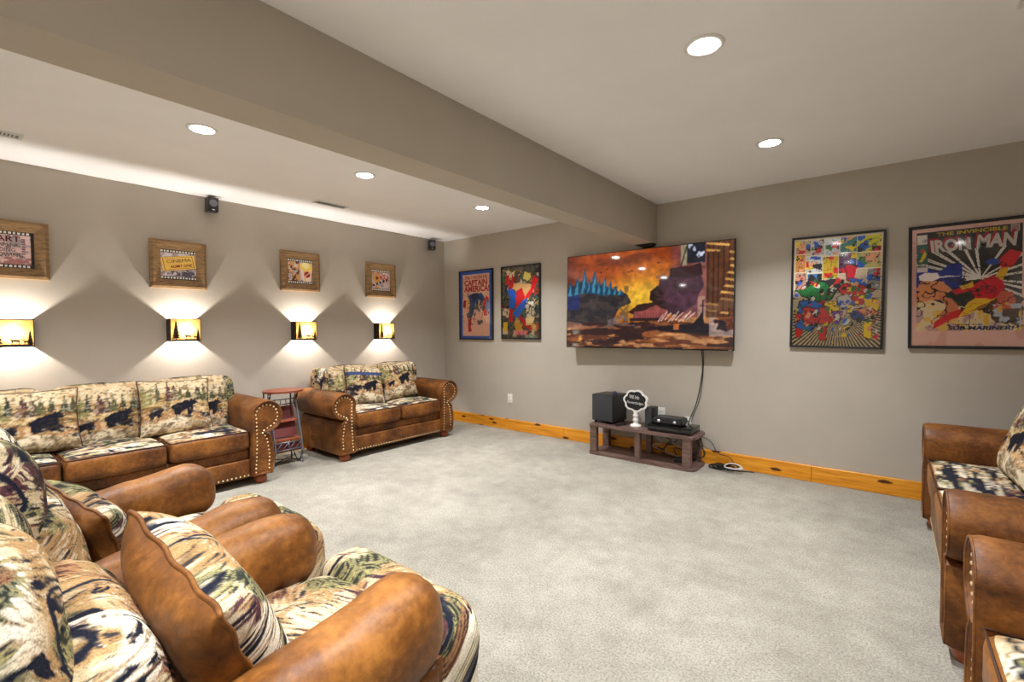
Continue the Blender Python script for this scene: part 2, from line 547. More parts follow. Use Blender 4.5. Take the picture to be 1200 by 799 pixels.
# ------------------------------------------------------------------ setting
def struct(name, x0, x1, y0, y1, z0, z1, mat, bev=0.0, parent=None):
    o = box(name, x0, x1, y0, y1, z0, z1, mat, parent, bev)
    if parent is None: o['kind'] = 'structure'
    return o
T = 0.12
struct('floor', -T, RX+T, RY-T, T, -0.1, 0.0, M['carpet'])
struct('ceiling', -T, RX+T, RY-T, T, H, H+0.1, M['ceil'])
struct('wall_left', -T, 0, RY-T, T, 0, H, M['wall'])
struct('wall_back', 0, RX, 0, T, 0, H, M['wall'])
struct('wall_right', RX, RX+T, RY-T, T, 0, H, M['wall'])
struct('wall_front', 0, RX, RY-T, RY, 0, H, M['wall'])
struct('trim_1', 2.809, 3.016, RY, 0, 2.062, H, M['wall'], 0.004)['label'] = 'boxed taupe beam running under the ceiling to the television wall'
def baseboard(name, segs, along):
    e = bpy.data.objects.new(name, None); link(e); e['kind'] = 'structure'
    for a, b in zip(segs, segs[1:]):
        if along == 'x': box('board', a+0.0008, b-0.0008, -0.02, 0, 0, 0.13, M['pine'], e, 0.003, 1)
        else: box('board', 0, 0.02, a+0.0008, b-0.0008, 0, 0.13, M['pine'], e, 0.003, 1)
baseboard('baseboard_back', [0.02, 1.95, 4.31, RX], 'x')
baseboard('baseboard_left', [RY, -4.6, -2.3, 0], 'y')

# ------------------------------------------------------------------ ceiling lights
def downlight(x, y, label):
    e = thing('ceiling_light', label, 'ceiling light', (x, y, H), 0, 'recessed ceiling downlights')
    bm = bmesh.new()
    lathe(bm, [(0.056, 0), (0.058, -0.004), (0.064, -0.007), (0.076, -0.006), (0.081, -0.002), (0.082, 0)], 40)
    bm_obj('trim_ring', bm, M['offwhite'], e, True)
    bm = bmesh.new()
    lathe(bm, [(0, -0.014), (0.03, -0.013), (0.046, -0.010), (0.056, -0.004)], 40)
    bm_obj('lens', bm, M['lens'], e, True)
    ld = bpy.data.lights.new('led', 'AREA'); ld.shape = 'DISK'; ld.size = 0.10; ld.energy = DOWNLIGHT_W
    ld.color = (0.955, 0.985, 1.03); ld.spread = math.radians(118)
    lo = bpy.data.objects.new('led', ld); link(lo, e); lo.location = (0, 0, -0.016)
downlight(4.166, -2.373, 'large bright recessed downlight, the nearer of the two right of the beam')
downlight(4.169, -1.021, 'recessed downlight right of the beam, the one nearer the television wall')
downlight(1.62, -3.416, 'recessed downlight left of the beam, nearest to the camera and hard by the beam')
downlight(1.624, -2.321, 'middle of the three recessed downlights left of the beam')
downlight(1.651, -1.018, 'recessed downlight left of the beam, nearest the television wall')
for k, (x, y) in enumerate(((4.17, -3.75), (4.17, -5.1), (4.17, -6.3), (1.63, -4.52), (1.63, -5.7), (5.55, -4.9))):  # unseen lamps added for lighting; left one level with camera read from television reflections
    downlight(x, y, ('added unseen downlight right of the beam, straight above the camera', 'added unseen downlight right of the beam, next behind the camera', 'added unseen downlight right of the beam, near the rear wall', 'recessed downlight left of the beam, level with the camera', 'added unseen downlight left of the beam, near the rear wall', 'added unseen downlight by the right wall behind the armchair')[k])

# ------------------------------------------------------------------ vents
def vent(x, y, rz, lx, ly, label, dark=False):
    e = thing('ceiling_vent', label, 'vent', (x, y, H), rz, 'ceiling air vents')
    bm = bmesh.new()
    bx(bm, -lx/2, lx/2, -ly/2, -ly/2+0.018, -0.008, 0, 0.002, 1); bx(bm, -lx/2, lx/2, ly/2-0.018, ly/2, -0.008, 0, 0.002, 1)
    bx(bm, -lx/2, -lx/2+0.018, -ly/2+.018, ly/2-.018, -0.008, 0, 0.002, 1); bx(bm, lx/2-0.018, lx/2, -ly/2+.018, ly/2-.018, -0.008, 0, 0.002, 1)
    bm_obj('frame', bm, M['offwhite'], e)
    box('backing', -lx/2+.018, lx/2-.018, -ly/2+.018, ly/2-.018, -0.001, 0, M['steel'], e)
    n = int((ly-0.04)/0.016)
    for k in range(n):
        xx = -ly/2+0.024+k*0.016
        bm = bmesh.new()
        bx(bm, -lx/2+.018, lx/2-.018, -0.006, 0.006, -0.0006, 0.0006)
        bmesh.ops.rotate(bm, cent=(0, 0, 0), matrix=Matrix.Rotation(0.6, 3, 'X'), verts=bm.verts)
        bmesh.ops.translate(bm, vec=(0, xx, -0.0045), verts=bm.verts)
        bm_obj('slat', bm, M['offwhite'], e)
vent(0.635, -2.035, 0, 0.11, 0.32, 'white slatted ceiling vent between the middle and far left downlights')
vent(0.645, -4.22, 0, 0.11, 0.30, 'white slatted ceiling vent cut by the left frame edge')
vent(5.30, -1.99, 0, 0.32, 0.24, 'white ceiling vent at the top right corner of the picture')

# box under beam end
e = thing('sensor_box', 'small dark wedge box fixed under the beam end above the television', 'box', (2.915, -0.045, 2.062))
bm = bmesh.new()
prism(bm, [(-0.095, 0), (0.095, 0), (0.08, -0.022), (-0.03, -0.028)], -0.04, 0.04)
bm_obj('housing', bm, M['bronze'], e)
box('mount_plate', -0.095, 0.095, -0.043, 0.043, -0.003, 0, M['black'], e)

# ------------------------------------------------------------------ wall speakers
def wall_speaker(x, y, z, rz, label, tilt=0.15):
    e = thing('wall_speaker', label, 'speaker', (x, y, z), rz, 'small black surround speakers')
    bm = bmesh.new(); bx(bm, 0, 0.006, -0.02, 0.02, -0.03, 0.03, 0.002, 1)
    tube(bm, [(0.004, 0, 0.01), (0.03, 0, 0.012), (0.045, 0, 0.0)], 0.008, 8)
    bm_obj('bracket', bm, M['black'], e)
    b = box('cabinet', 0.04, 0.125, -0.042, 0.042, -0.062, 0.062, M['black'], e, 0.005)
    bm = bmesh.new()
    lathe(bm, [(0.0, 0.004), (0.012, 0.003), (0.02, 0.0), (0.028, 0.004), (0.032, 0.001)], 24)
    bmesh.ops.rotate(bm, cent=(0, 0, 0), matrix=Matrix.Rotation(PI/2, 3, 'Y'), verts=bm.verts)
    bmesh.ops.translate(bm, vec=(0.125, 0, 0.012), verts=bm.verts)
    bm_obj('driver', bm, M['steel'], b, True)
    box('badge', 0.125, 0.1265, -0.012, 0.012, -0.05, -0.042, M['silver'], b)
    return e
wall_speaker(0.0, -2.86, 2.36, 0.0, 'small black speaker high on the left wall above the ticket picture')
wall_speaker(0.0, -0.25, 2.345, -0.45, 'small black speaker tucked into the room corner just under the ceiling')

# ------------------------------------------------------------------ sconces
ROT_LEFT = PI/2      # local x -> +y, local -y -> +x (faces into the room from the left wall)
def silhouettes(parent, wid, hgt, dep):
    y = -dep-0.0015
    def flat(name, poly):
        bm = bmesh.new(); prism(bm, poly, y-0.001, y); return bm_obj(name, bm, M['bronze'], parent)
    # pine on the left
    x0, b = -wid/2+0.042, -hgt/2+0.012
    pts_l, pts_r = [], []
    for k in range(6):
        zz = b+0.012+k*0.024; hw = 0.034*(1-k/6.8)
        pts_r += [(x0+hw, zz), (x0+hw*0.5, zz+0.02)]
        pts_l += [(x0-hw, zz), (x0-hw*0.5, zz+0.02)]
    flat('pine_cutout', [(x0-0.003, b), (x0+0.003, b)]+[(x0+0.003, b+0.012)]+pts_r+[(x0, b+0.165)]+pts_l[::-1]+[(x0-0.003, b+0.012)])
    # slim pine on the right
    x1 = wid/2-0.022
    pr, pl = [], []
    for k in range(4):
        zz = b+0.012+k*0.022; hw = 0.016*(1-k/4.8)
        pr += [(x1+hw, zz), (x1+hw*0.5, zz+0.018)]; pl += [(x1-hw, zz), (x1-hw*0.5, zz+0.018)]
    flat('pine_cutout', [(x1-0.002, b), (x1+0.002, b)]+pr+[(x1, b+0.105)]+pl[::-1])
    def elk(cx, s, flip):
        P = [(-.5, 0), (-.42, 0), (-.38, .3), (.1, .34), (.14, 0), (.22, 0), (.24, .38), (.34, .62), (.5, .62), (.52, .7), (.38, .78), (.46, .98), (.40, .98), (.34, .84), (.26, 1.0), (.22, .98), (.28, .78), (.16, .62), (-.42, .6), (-.52, .5), (-.46, .3)]
        flat('elk_cutout', [(cx+flip*px*s, b+0.006+pz*s) for px, pz in P])
    elk(0.012, 0.055, -1)
    elk(0.070, 0.042, -1)
    flat('ground_strip', [(-wid/2+0.008, b-0.004), (wid/2-0.008, b-0.004), (wid/2-0.008, b+0.005), (0.02, b+0.008), (-wid/2+0.008, b+0.006)])

def sconce(y, z, label, wid=0.225, hgt=0.195, dep=0.10):
    e = thing('wall_sconce', label, 'wall lamp', (0.0, y, z), ROT_LEFT, 'amber mica wall sconces on the left wall')
    h = hgt/2
    box('back_plate', -0.05, 0.05, -0.012, 0, -h*0.8, h*0.8, M['offwhite'], e, 0.002)
    for sx in (-1, 1):
        a = sx*wid/2
        box('side_panel', min(a, a-sx*0.003), max(a, a-sx*0.003), -dep, 0, -h, h, M['bronze'], e)
    sh = mesh('shade', [(-wid/2+.004, -dep, -h+.002), (wid/2-.004, -dep, -h+.002), (wid/2-.004, -dep, h-.002), (-wid/2+.004, -dep, h-.002)], [(0, 1, 2, 3)], M['mica'], e, False)
    bm = bmesh.new()
    for zz in (-h, h-0.008):
        bx(bm, -wid/2, wid/2, -dep-0.004, -dep+0.003, zz, zz+0.008, 0.001, 1)
    for sx in (-wid/2, wid/2-0.005):
        bx(bm, sx, sx+0.005, -dep-0.004, -dep+0.003, -h+0.008, h-0.008, 0.001, 1)
    bm_obj('frame', bm, M['bronze'], e)
    silhouettes(sh, wid, hgt, dep)
    bm = bmesh.new()
    tube(bm, [(0, -0.012, 0), (0, -0.030, 0), (0, -0.046, 0)], 0.012, 12)
    bm_obj('bulb_holder', bm, M['white'], e, True)
    ld = bpy.data.lights.new('bulb', 'POINT'); ld.energy = SCONCE_W; ld.shadow_soft_size = 0.012; ld.color = (1, 0.95, 0.88)
    lo = bpy.data.objects.new('bulb', ld); link(lo, e); lo.location = (0, -0.062, 0.0)
sconce(-4.11, 1.24, 'glowing amber sconce with elk cutouts under the cropped lettered picture, cut by the frame edge')
sconce(-3.086, 1.254, 'glowing amber sconce with elk cutouts under the yellow ticket picture')
sconce(-2.022, 1.237, 'glowing amber sconce with elk cutouts under the popcorn picture')
sconce(-1.03, 1.224, 'glowing amber sconce nearest the room corner, under the film reel picture')

# ------------------------------------------------------------------ lettering and print tools
def lettering(txt, x0, x1, z0, z1, y, mat, parent, name='lettering', shear=0.0, ang=0.0, bold=0.0, arc=0.0):
    cu = bpy.data.curves.new('t', 'FONT'); cu.body = txt; cu.size = 1; cu.offset = bold; cu.shear = shear
    cu.resolution_u = 3
    o = bpy.data.objects.new('t', cu); COL.objects.link(o)
    dg = bpy.context.evaluated_depsgraph_get()
    me = bpy.data.meshes.new_from_object(o.evaluated_get(dg))
    bpy.data.objects.remove(o); bpy.data.curves.remove(cu)
    co = np.array([v.co[:] for v in me.vertices])
    mn, mxx = co.min(0), co.max(0)
    u = (co[:, 0]-mn[0])/(mxx[0]-mn[0]); v = (co[:, 1]-mn[1])/(mxx[1]-mn[1])
    X = x0+u*(x1-x0); Z = z0+v*(z1-z0)+arc*(1-(2*u-1)**2)
    if ang:
        cx, cz = (x0+x1)/2, (z0+z1)/2
        X, Z = cx+(X-cx)*math.cos(ang)-(Z-cz)*math.sin(ang), cz+(X-cx)*math.sin(ang)+(Z-cz)*math.cos(ang)
    V = np.stack([X, np.full_like(X, y), Z], 1)
    me.vertices.foreach_set('co', V.ravel())
    me.materials.clear(); me.materials.append(mat); me.update()
    return link(bpy.data.objects.new(name, me), parent)

class Canvas:
    def __init__(s, w, h, bg, asp=1.0):
        s.w, s.h = w, h
        s.X, s.Y = np.meshgrid(np.linspace(0, 1, w+1), np.linspace(0, 1, h+1))
        s.asp = asp                     # height / width
        s.c = np.ones((h+1, w+1, 3))*np.array(bg, float)
    def wob(s, k, amt, seed):
        return s.X+amt*(fbm(s.X*k, s.Y*k*s.asp, seed, 3)-.5), s.Y+amt*(fbm(s.X*k, s.Y*k*s.asp, seed+50, 3)-.5)/s.asp
    def put(s, m, col, a=1.0):
        s.c = mix(s.c, col, np.asarray(m, float)*a)
    def rect(s, x0, x1, y0, y1, col, a=1.0):
        s.put((s.X >= x0) & (s.X <= x1) & (s.Y >= y0) & (s.Y <= y1), col, a)
    def ell(s, cx, cy, rx, ry, col, ang=0, wob=0, seed=0, a=1.0):
        X, Y = (s.wob(9, wob, seed) if wob else (s.X, s.Y))
        x, y = X-cx, (Y-cy)*s.asp
        ca, sa = math.cos(ang), math.sin(ang)
        s.put(((x*ca+y*sa)/rx)**2+((-x*sa+y*ca)/(ry*s.asp))**2 < 1, col, a)
    def poly(s, pts, col, wob=0, seed=0, a=1.0, k=9):
        X, Y = (s.wob(k, wob, seed) if wob else (s.X, s.Y))
        m = np.zeros(X.shape, bool)
        n = len(pts)
        for i in range(n):
            x0, y0 = pts[i]; x1, y1 = pts[(i+1) % n]
            if y0 == y1: continue
            c = ((y0 > Y) != (y1 > Y)) & (X < (x1-x0)*(Y-y0)/(y1-y0)+x0)
            m ^= c
        s.put(m, col, a)
    def line(s, x0, y0, x1, y1, r, col, a=1.0, taper=False):
        dx, dy = x1-x0, (y1-y0)*s.asp
        L = math.hypot(dx, dy)
        px, py = s.X-x0, (s.Y-y0)*s.asp
        t = np.clip((px*dx+py*dy)/L**2, 0, 1)
        rr = r*(t if taper else 1.0)
        s.put(np.hypot(px-t*dx, py-t*dy) < rr, col, a)
    def ink(s, x0, x1, y0, y1, k, thr, col=(20, 18, 24), seed=0, a=1.0):
        n = np.abs(fbm(s.X*k, s.Y*k*s.asp, seed, 3)-.5)
        s.put((n < thr) & (s.X >= x0) & (s.X <= x1) & (s.Y >= y0) & (s.Y <= y1), col, a)
    def grid(s, x0, x1, y, z0, z1, name, mat, parent):
        gx = x0+s.X*(x1-x0); gz = z0+s.Y*(z1-z0)
        V = np.stack([gx.ravel(), np.full(gx.size, y), gz.ravel()], 1)
        i = np.arange(s.h)[:, None]*(s.w+1)+np.arange(s.w)[None, :]
        i = i.ravel()
        Fc = np.stack([i, i+1, i+s.w+2, i+s.w+1], 1)
        return mesh(name, V, Fc, mat, parent, False, None, s.c.reshape(-1, 3))

def frame_bars(parent, w, h, fw, dep, mat, name='frame', slope=0.0):
    """mitred four-sided frame around (0,0) in local xz; front at -dep"""
    bm = bmesh.new()
    x, z = w/2, h/2
    o = [(-x, -z), (x, -z), (x, z), (-x, z)]
    i_ = [(-x+fw, -z+fw), (x-fw, -z+fw), (x-fw, z-fw), (-x+fw, z-fw)]
    m_ = [(-x+fw*.25, -z+fw*.25), (x-fw*.25, -z+fw*.25), (x-fw*.25, z-fw*.25), (-x+fw*.25, z-fw*.25)]
    ring = lambda P, y: [bm.verts.new((a, y, b)) for a, b in P]
    R = [ring(o, 0), ring(o, -dep+slope*0.3), ring(m_, -dep), ring(i_, -dep+slope), ring(i_, 0)]
    for a, b in zip(R, R[1:]):
        for k in range(4):
            j = (k+1) % 4
            bm.faces.new((a[k], a[j], b[j], b[k]))
    bmesh.ops.recalc_face_normals(bm, faces=bm.faces[:])
    return bm_obj(name, bm, mat, parent)

def glaze(parent, w, h, y):
    me = bpy.data.meshes.new('pane')
    me.from_pydata([(-w/2, y, -h/2), (w/2, y, -h/2), (w/2, y, h/2), (-w/2, y, h/2)], [], [(0, 1, 2, 3)])
    me.materials.append(M['glass'])
    return link(bpy.data.objects.new('pane', me), parent)

# ------------------------------------------------------------------ small rustic pictures on the left wall
def film_strip(c, bandh=0.12):
    c.rect(0, 1, 0, bandh, (24, 20, 20)); c.rect(0, 1, 1-bandh, 1, (24, 20, 20))
    for k in range(12):
        x = 0.02+k/12
        c.rect(x, x+0.05, bandh*.28, bandh*.75, (226, 220, 214)); c.rect(x, x+0.05, 1-bandh*.75, 1-bandh*.28, (226, 220, 214))

def rustic_picture(y, z, label, painter, extra=None, w=0.41, h=0.405):
    e = thing('picture_frame', label, 'picture', (0.0, y, z), ROT_LEFT, 'rustic framed cinema pictures above the sconces')
    frame_bars(e, w, h, 0.075, 0.034, M['rustic'], slope=0.014)
    c = Canvas(90, 90, (196, 186, 188)); painter(c)
    iw, ih = w-0.15, h-0.15
    p = c.grid(-iw/2-.002, iw/2+.002, -0.012, -ih/2-.002, ih/2+.002, 'print', M['print'], e)
    if extra: extra(p, iw, ih)
    return e

def grime(c, seed):
    n = fbm(c.X*6, c.Y*6, seed)
    c.put(ss(0.45, 0.65, n), (150, 138, 144), 0.8); c.put(ss(0.58, 0.7, fbm(c.X*14, c.Y*14, seed+3)), (96, 84, 92), 0.6)

def pa(c):
    c.c[:] = (206, 176, 176); grime(c, 3)
    c.put(ss(0.42, 0.5, fbm(c.X*7, c.Y*9, 8))*(c.Y < 0.3), (150, 92, 92), 0.8)
    film_strip(c, 0.11); c.rect(0.93, 1, 0, 1, (30, 24, 24)); c.rect(0, 0.04, 0, 1, (30, 24, 24))
    for k in range(7): c.rect(0.76, 0.83, 0.38+k*0.065, 0.415+k*0.065, (110, 70, 74))
def xa(p, w, h):
    lettering('START', -.45*w, .24*w, .21*h, .37*h, -0.0135, M['ink_maroon'], p, bold=0.02)
    lettering('DREAMING', -.42*w, .24*w, .08*h, .17*h, -0.0135, M['ink_brown'], p)
    lettering('DOING', -.25*w, .14*w, -.06*h, .04*h, -0.0135, M['ink_brown'], p)
    lettering('GROWING', -.36*w, .28*w, -.20*h, -.09*h, -0.0135, M['ink_brown'], p)
rustic_picture(-4.106, 1.824, 'rustic wood framed picture with dark red lettering, cropped by the left frame edge', pa, xa)
def pb(c):
    grime(c, 5); film_strip(c)
    c.put((c.Y < 0.36) & (c.Y > 0.12) & (c.X > .58) & (fbm(c.X*12, c.Y*12, 4) > .5), (84, 78, 96))
    c.put((c.Y < 0.28) & (c.Y > 0.14) & (fbm(c.X*16, c.Y*16, 6) > .55), (60, 56, 70))
    ca, sa = math.cos(.17), math.sin(.17)
    x, y = c.X-.5, c.Y-.56; u, v = x*ca+y*sa, -x*sa+y*ca
    c.put((np.abs(u) < .49) & (np.abs(v) < .235), (120, 84, 34)); c.put((np.abs(u) < .475) & (np.abs(v) < .22), (224, 184, 92))
    c.put((np.abs(u) < .40) & (np.abs(v) < .19) & (np.abs(v) > .175), (150, 108, 46)); c.put((np.abs(np.abs(u)-.41) < .012) & (np.abs(v) < .2), (150, 108, 46))
def xb(p, w, h):
    lettering('CINEMA', -.34*w, .36*w, .09*h, .20*h, -0.0135, M['ink_brown'], p, ang=.17)
    lettering('ADMIT ONE', -.24*w, .38*w, -.075*h, .02*h, -0.0135, M['ink_dred'], p, ang=.17, bold=0.02)
rustic_picture(-3.10, 1.813, 'rustic wood framed picture of a yellow cinema ticket on film strip', pb, xb)
def pc(c):
    grime(c, 9); c.put((c.X < .5) & (fbm(c.X*7, c.Y*7, 2) > .5), (196, 142, 84)); c.put((c.X < .45) & (fbm(c.X*9, c.Y*9, 12) > .58), (86, 58, 44))
    c.poly([(.52, .66), (.98, .62), (.9, .12), (.62, .12)], (228, 206, 178)); c.poly([(.60, .65), (.68, .65), (.72, .12), (.67, .12)], (206, 160, 140))
    c.ell(.74, .70, .26, .17, (232, 198, 100), wob=.12, seed=4); c.ell(.70, .76, .15, .1, (244, 226, 160), wob=.14, seed=7)
    c.ell(.78, .40, .125, .125, (176, 44, 30)); c.ell(.78, .40, .08, .08, (110, 30, 24)); c.line(.70, .34, .86, .46, .018, (220, 180, 150))
    film_strip(c)
rustic_picture(-2.03, 1.851, 'rustic wood framed picture of a popcorn tub with a red round badge', pc)
def pd_(c):
    c.c[:] = (188, 170, 166); grime(c, 15); c.put((fbm(c.X*6, c.Y*6, 22) > .5) & (c.X < .45), (178, 116, 44)); c.ell(.3, .6, .2, .2, (196, 134, 60), wob=.1, seed=3); c.ell(.3, .6, .07, .07, (70, 40, 26))
    c.poly([(.5, .85), (.95, .7), (.9, .45), (.46, .55)], (160, 76, 72), wob=.06, seed=2); c.ink(.5, .95, .45, .85, 12, .05, (230, 214, 208), 5)
    for k in range(5): c.poly([(.1+k*.17, .2+k*.07), (.2+k*.17, .24+k*.07), (.16+k*.17, .33+k*.07), (.06+k*.17, .29+k*.07)], (30, 26, 28))
    film_strip(c)
rustic_picture(-1.043, 1.831, 'small rustic wood framed film reel picture nearest the room corner', pd_)

# ------------------------------------------------------------------ big framed posters on the television wall
def poster(x, z, w, h, label, canvas, frame_mat, fw=0.016, dep=0.028, rot=0.0):
    e = thing('framed_poster', label, 'poster', (x, 0.0, z), 0.0, 'framed colour posters on the television wall')
    e.rotation_euler = (0, rot, 0)
    frame_bars(e, w, h, fw, dep, frame_mat, slope=0.002)
    iw, ih = w-2*fw, h-2*fw
    p = canvas.grid(-iw/2-.001, iw/2+.001, -dep+0.010, -ih/2-.001, ih/2+.001, 'print', M['print'], e)
    glaze(e, iw, ih, -dep+0.005)
    return p, iw, ih, -dep+0.0092

# 1: blue bordered poster
c = Canvas(100, 150, (216, 176, 156), 1.5)
c.put(ss(0.45, 0.65, fbm(c.X*5, c.Y*6, 3)), (226, 192, 170)); c.put(ss(0.55, 0.7, fbm(c.X*14, c.Y*40, 4)), (190, 148, 130), .5)
c.put((c.Y < .30), (206, 166, 148), .6)
c.poly([(.30, .66), (.68, .68), (.80, .58), (.66, .50), (.60, .36), (.50, .52), (.36, .28), (.26, .30), (.34, .52), (.24, .58)], (40, 78, 138), .05, 3)
c.poly([(.36, .66), (.56, .68), (.60, .60), (.42, .56)], (26, 44, 84), .08, 6); c.ink(.24, .72, .28, .68, 8, .03, (18, 22, 40), 4)
c.poly([(.24, .30), (.36, .30), (.34, .16), (.38, .10), (.26, .09), (.25, .18)], (176, 22, 34), .03, 5)
c.poly([(.10, .58), (.20, .56), (.18, .44), (.10, .46)], (150, 30, 36), .08, 8)
c.poly([(.84, .64), (.74, .56), (.70, .44), (.76, .34), (.86, .34), (.80, .46), (.90, .58)], (206, 44, 54), .04, 4); c.poly([(.82, .58), (.78, .46), (.84, .38), (.90, .44), (.92, .56)], (120, 140, 180), .05, 7)
c.poly([(.22, .60), (.30, .58), (.26, .44), (.20, .40)], (206, 168, 60), .05, 9); c.poly([(.60, .57), (.66, .56), (.62, .42), (.57, .46)], (206, 168, 60), .05, 2)
c.put((fbm(c.X*9, c.Y*12, 19) > .62) & (c.Y > .2) & (c.Y < .62) & (c.X > .08) & (c.X < .92), (70, 66, 74), .8)
c.rect(.05, .10, .60, .95, (186, 150, 70))
b = 0.075
c.put((c.X < b) | (c.X > 1-b) | (c.Y < b*.5) | (c.Y > 1-b*.6), (36, 88, 176))
p, iw, ih, yy = poster(0.607, 1.553, 0.592, 0.90, 'blue bordered framed poster with red lettering, leftmost on the television wall', c, M['frame_black'])
lettering('THE ORIGIN OF', -.36*iw, .36*iw, .385*ih, .435*ih, yy, M['ink_red'], p, bold=0.015)
lettering('CAPTAIN', -.36*iw, .36*iw, .285*ih, .375*ih, yy, M['ink_red'], p, bold=0.035)
lettering('AMERICA!', -.37*iw, .43*iw, .195*ih, .285*ih, yy, M['ink_red'], p, bold=0.035)

# 2: red, blue and yellow collage
c = Canvas(100, 150, (92, 88, 76), 1.5)
rnd = np.random.default_rng(5)
PAL = [(206, 176, 110), (60, 70, 74), (180, 140, 90), (44, 92, 96), (214, 200, 170), (150, 60, 40), (228, 196, 70), (40, 40, 44), (120, 110, 92), (70, 110, 70)]
for k in range(95):
    x, y, r = rnd.random(), rnd.random(), 0.03+0.09*rnd.random()
    c.poly([(x-r, y-r*.6), (x+r*(.4+rnd.random()), y-r*.5), (x+r, y+r*.6*rnd.random()), (x-r*.6, y+r*.6)], PAL[rnd.integers(len(PAL))], .10, k)
c.ink(0, 1, 0, 1, 9, .028, (24, 22, 24), 31)
c.poly([(.62, .92), (.78, .90), (.80, .84), (.70, .78), (.58, .82)], (232, 214, 120), .05, 3)
c.poly([(.30, .78), (.80, .75), (.82, .66), (.70, .56), (.52, .62), (.36, .66)], (214, 176, 120), .06, 4)
c.poly([(.10, .88), (.20, .90), (.22, .74), (.10, .76)], (206, 24, 38), .06, 5)
c.poly([(.28, .92), (.34, .84), (.30, .72), (.22, .64), (.16, .70), (.24, .78)], (200, 20, 34), .04, 6)
c.poly([(.14, .70), (.30, .70), (.40, .56), (.34, .42), (.20, .40), (.22, .56)], (28, 104, 206), .05, 7)
c.poly([(.84, .86), (.97, .80), (.82, .62), (.66, .52), (.62, .56), (.78, .68)], (214, 20, 34), .03, 8)
c.poly([(.40, .66), (.56, .70), (.62, .56), (.50, .44), (.38, .40)], (206, 22, 36), .05, 9)
c.poly([(.30, .34), (.44, .46), (.66, .56), (.70, .50), (.56, .38), (.44, .28)], (26, 110, 214), .05, 10)
c.poly([(.20, .42), (.30, .40), (.28, .22), (.20, .24)], (206, 22, 36), .05, 11); c.poly([(.48, .34), (.60, .26), (.72, .16), (.84, .14), (.78, .10), (.62, .18), (.46, .28)], (206, 22, 36), .04, 12)
c.poly([(.66, .50), (.90, .52), (.86, .28), (.66, .28)], (226, 216, 196), .08, 13); c.ink(.62, .92, .26, .52, 14, .06, (24, 22, 26), 14)
c.poly([(.62, .28), (.86, .30), (.80, .16), (.66, .18)], (228, 200, 130), .08, 15); c.rect(.03, .14, .10, .22, (228, 190, 60)); c.poly([(.34, .22), (.52, .22), (.5, .1), (.36, .1)], (206, 160, 50), .1, 3)
c.poly([(.30, .10), (.72, .10), (.66, .04), (.36, .04)], (226, 150, 150), .04, 5); c.ink(.34, .68, .045, .095, 20, .05, (190, 30, 60), 6)
p, iw, ih, yy = poster(1.339, 1.559, 0.592, 0.885, 'busy red blue and yellow framed collage poster left of the television', c, M['frame_black'])

# 3: many-panelled poster with rays at the bottom
c = Canvas(160, 240, (200, 184, 160), 1.5)
for k, (x0, x1, y0, y1) in enumerate(((.02, .20, .86, .98), (.21, .36, .84, .98), (.37, .53, .83, .98), (.54, .72, .85, .98), (.73, .98, .84, .98), (.02, .14, .69, .85), (.15, .34, .68, .83), (.35, .52, .62, .82), (.53, .72, .66, .84), (.73, .98, .70, .83), (.02, .16, .53, .68), (.17, .34, .55, .67), (.84, .98, .50, .69))):
    bg = [(190, 170, 140), (196, 190, 190), (206, 214, 220), (60, 130, 130), (200, 196, 60), (200, 140, 60), (206, 206, 204), (206, 176, 40), (110, 50, 110), (190, 186, 120), (196, 150, 130), (60, 130, 190), (150, 150, 150)][k]
    c.rect(x0-.006, x1+.006, y0-.005, y1+.005, (232, 222, 200)); c.rect(x0, x1, y0, y1, bg)
    for q in range(5):
        cc = [(206, 40, 40), (40, 96, 190), (236, 206, 50), (60, 130, 60), (30, 30, 36), (226, 170, 130)][rnd.integers(6)]
        cx, cy = x0+(x1-x0)*rnd.random(), y0+(y1-y0)*rnd.random(); r = .25*(x1-x0)
        m0 = (c.X > x0) & (c.X < x1) & (c.Y > y0) & (c.Y < y1)
        XX, YY = c.wob(16, .09, k*7+q)
        c.put(m0 & (((XX-cx)/r)**2+((YY-cy)/(r*.6))**2 < 1), cc)
    n = np.abs(fbm(c.X*22, c.Y*33, k+60, 2)-.5)
    c.put((n < .03) & (c.X > x0) & (c.X < x1) & (c.Y > y0) & (c.Y < y1), (26, 24, 30))
ang = np.arctan2((c.Y+.02-.34)*1.5, c.X-.52)
flo = c.Y < .30+.05*np.sin(c.X*9)
c.put(flo, (206, 188, 150)); c.put(flo & (np.mod(ang*28, 2) < .9), (30, 26, 26))
def blob(pts, col, sd, w=.05): c.poly(pts, tuple(int(v*.25) for v in col), w, sd); cx = sum(q[0] for q in pts)/len(pts); cy = sum(q[1] for q in pts)/len(pts); c.poly([(cx+(x-cx)*.90, cy+(y-cy)*.90) for x, y in pts], col, w, sd)
blob([(.02, .52), (.2, .56), (.32, .62), (.44, .58), (.52, .50), (.44, .42), (.28, .40), (.12, .46)], (34, 130, 66), 1)
blob([(.36, .60), (.52, .62), (.56, .56), (.44, .54)], (40, 40, 46), 2)
blob([(.60, .74), (.74, .72), (.70, .62), (.80, .58), (.72, .54), (.62, .60)], (206, 30, 56), 3); blob([(.62, .62), (.78, .60), (.86, .54), (.74, .52)], (46, 112, 206), 4)
blob([(.48, .54), (.62, .58), (.84, .54), (.96, .50), (.82, .46), (.66, .44), (.54, .48)], (212, 32, 34), 5); blob([(.62, .54), (.72, .53), (.70, .49), (.63, .50)], (240, 200, 40), 6)
blob([(.06, .42), (.20, .44), (.34, .40), (.40, .32), (.30, .26), (.14, .22), (.04, .30)], (44, 116, 206), 7); blob([(.04, .30), (.14, .32), (.10, .22), (.03, .22)], (206, 28, 34), 8)
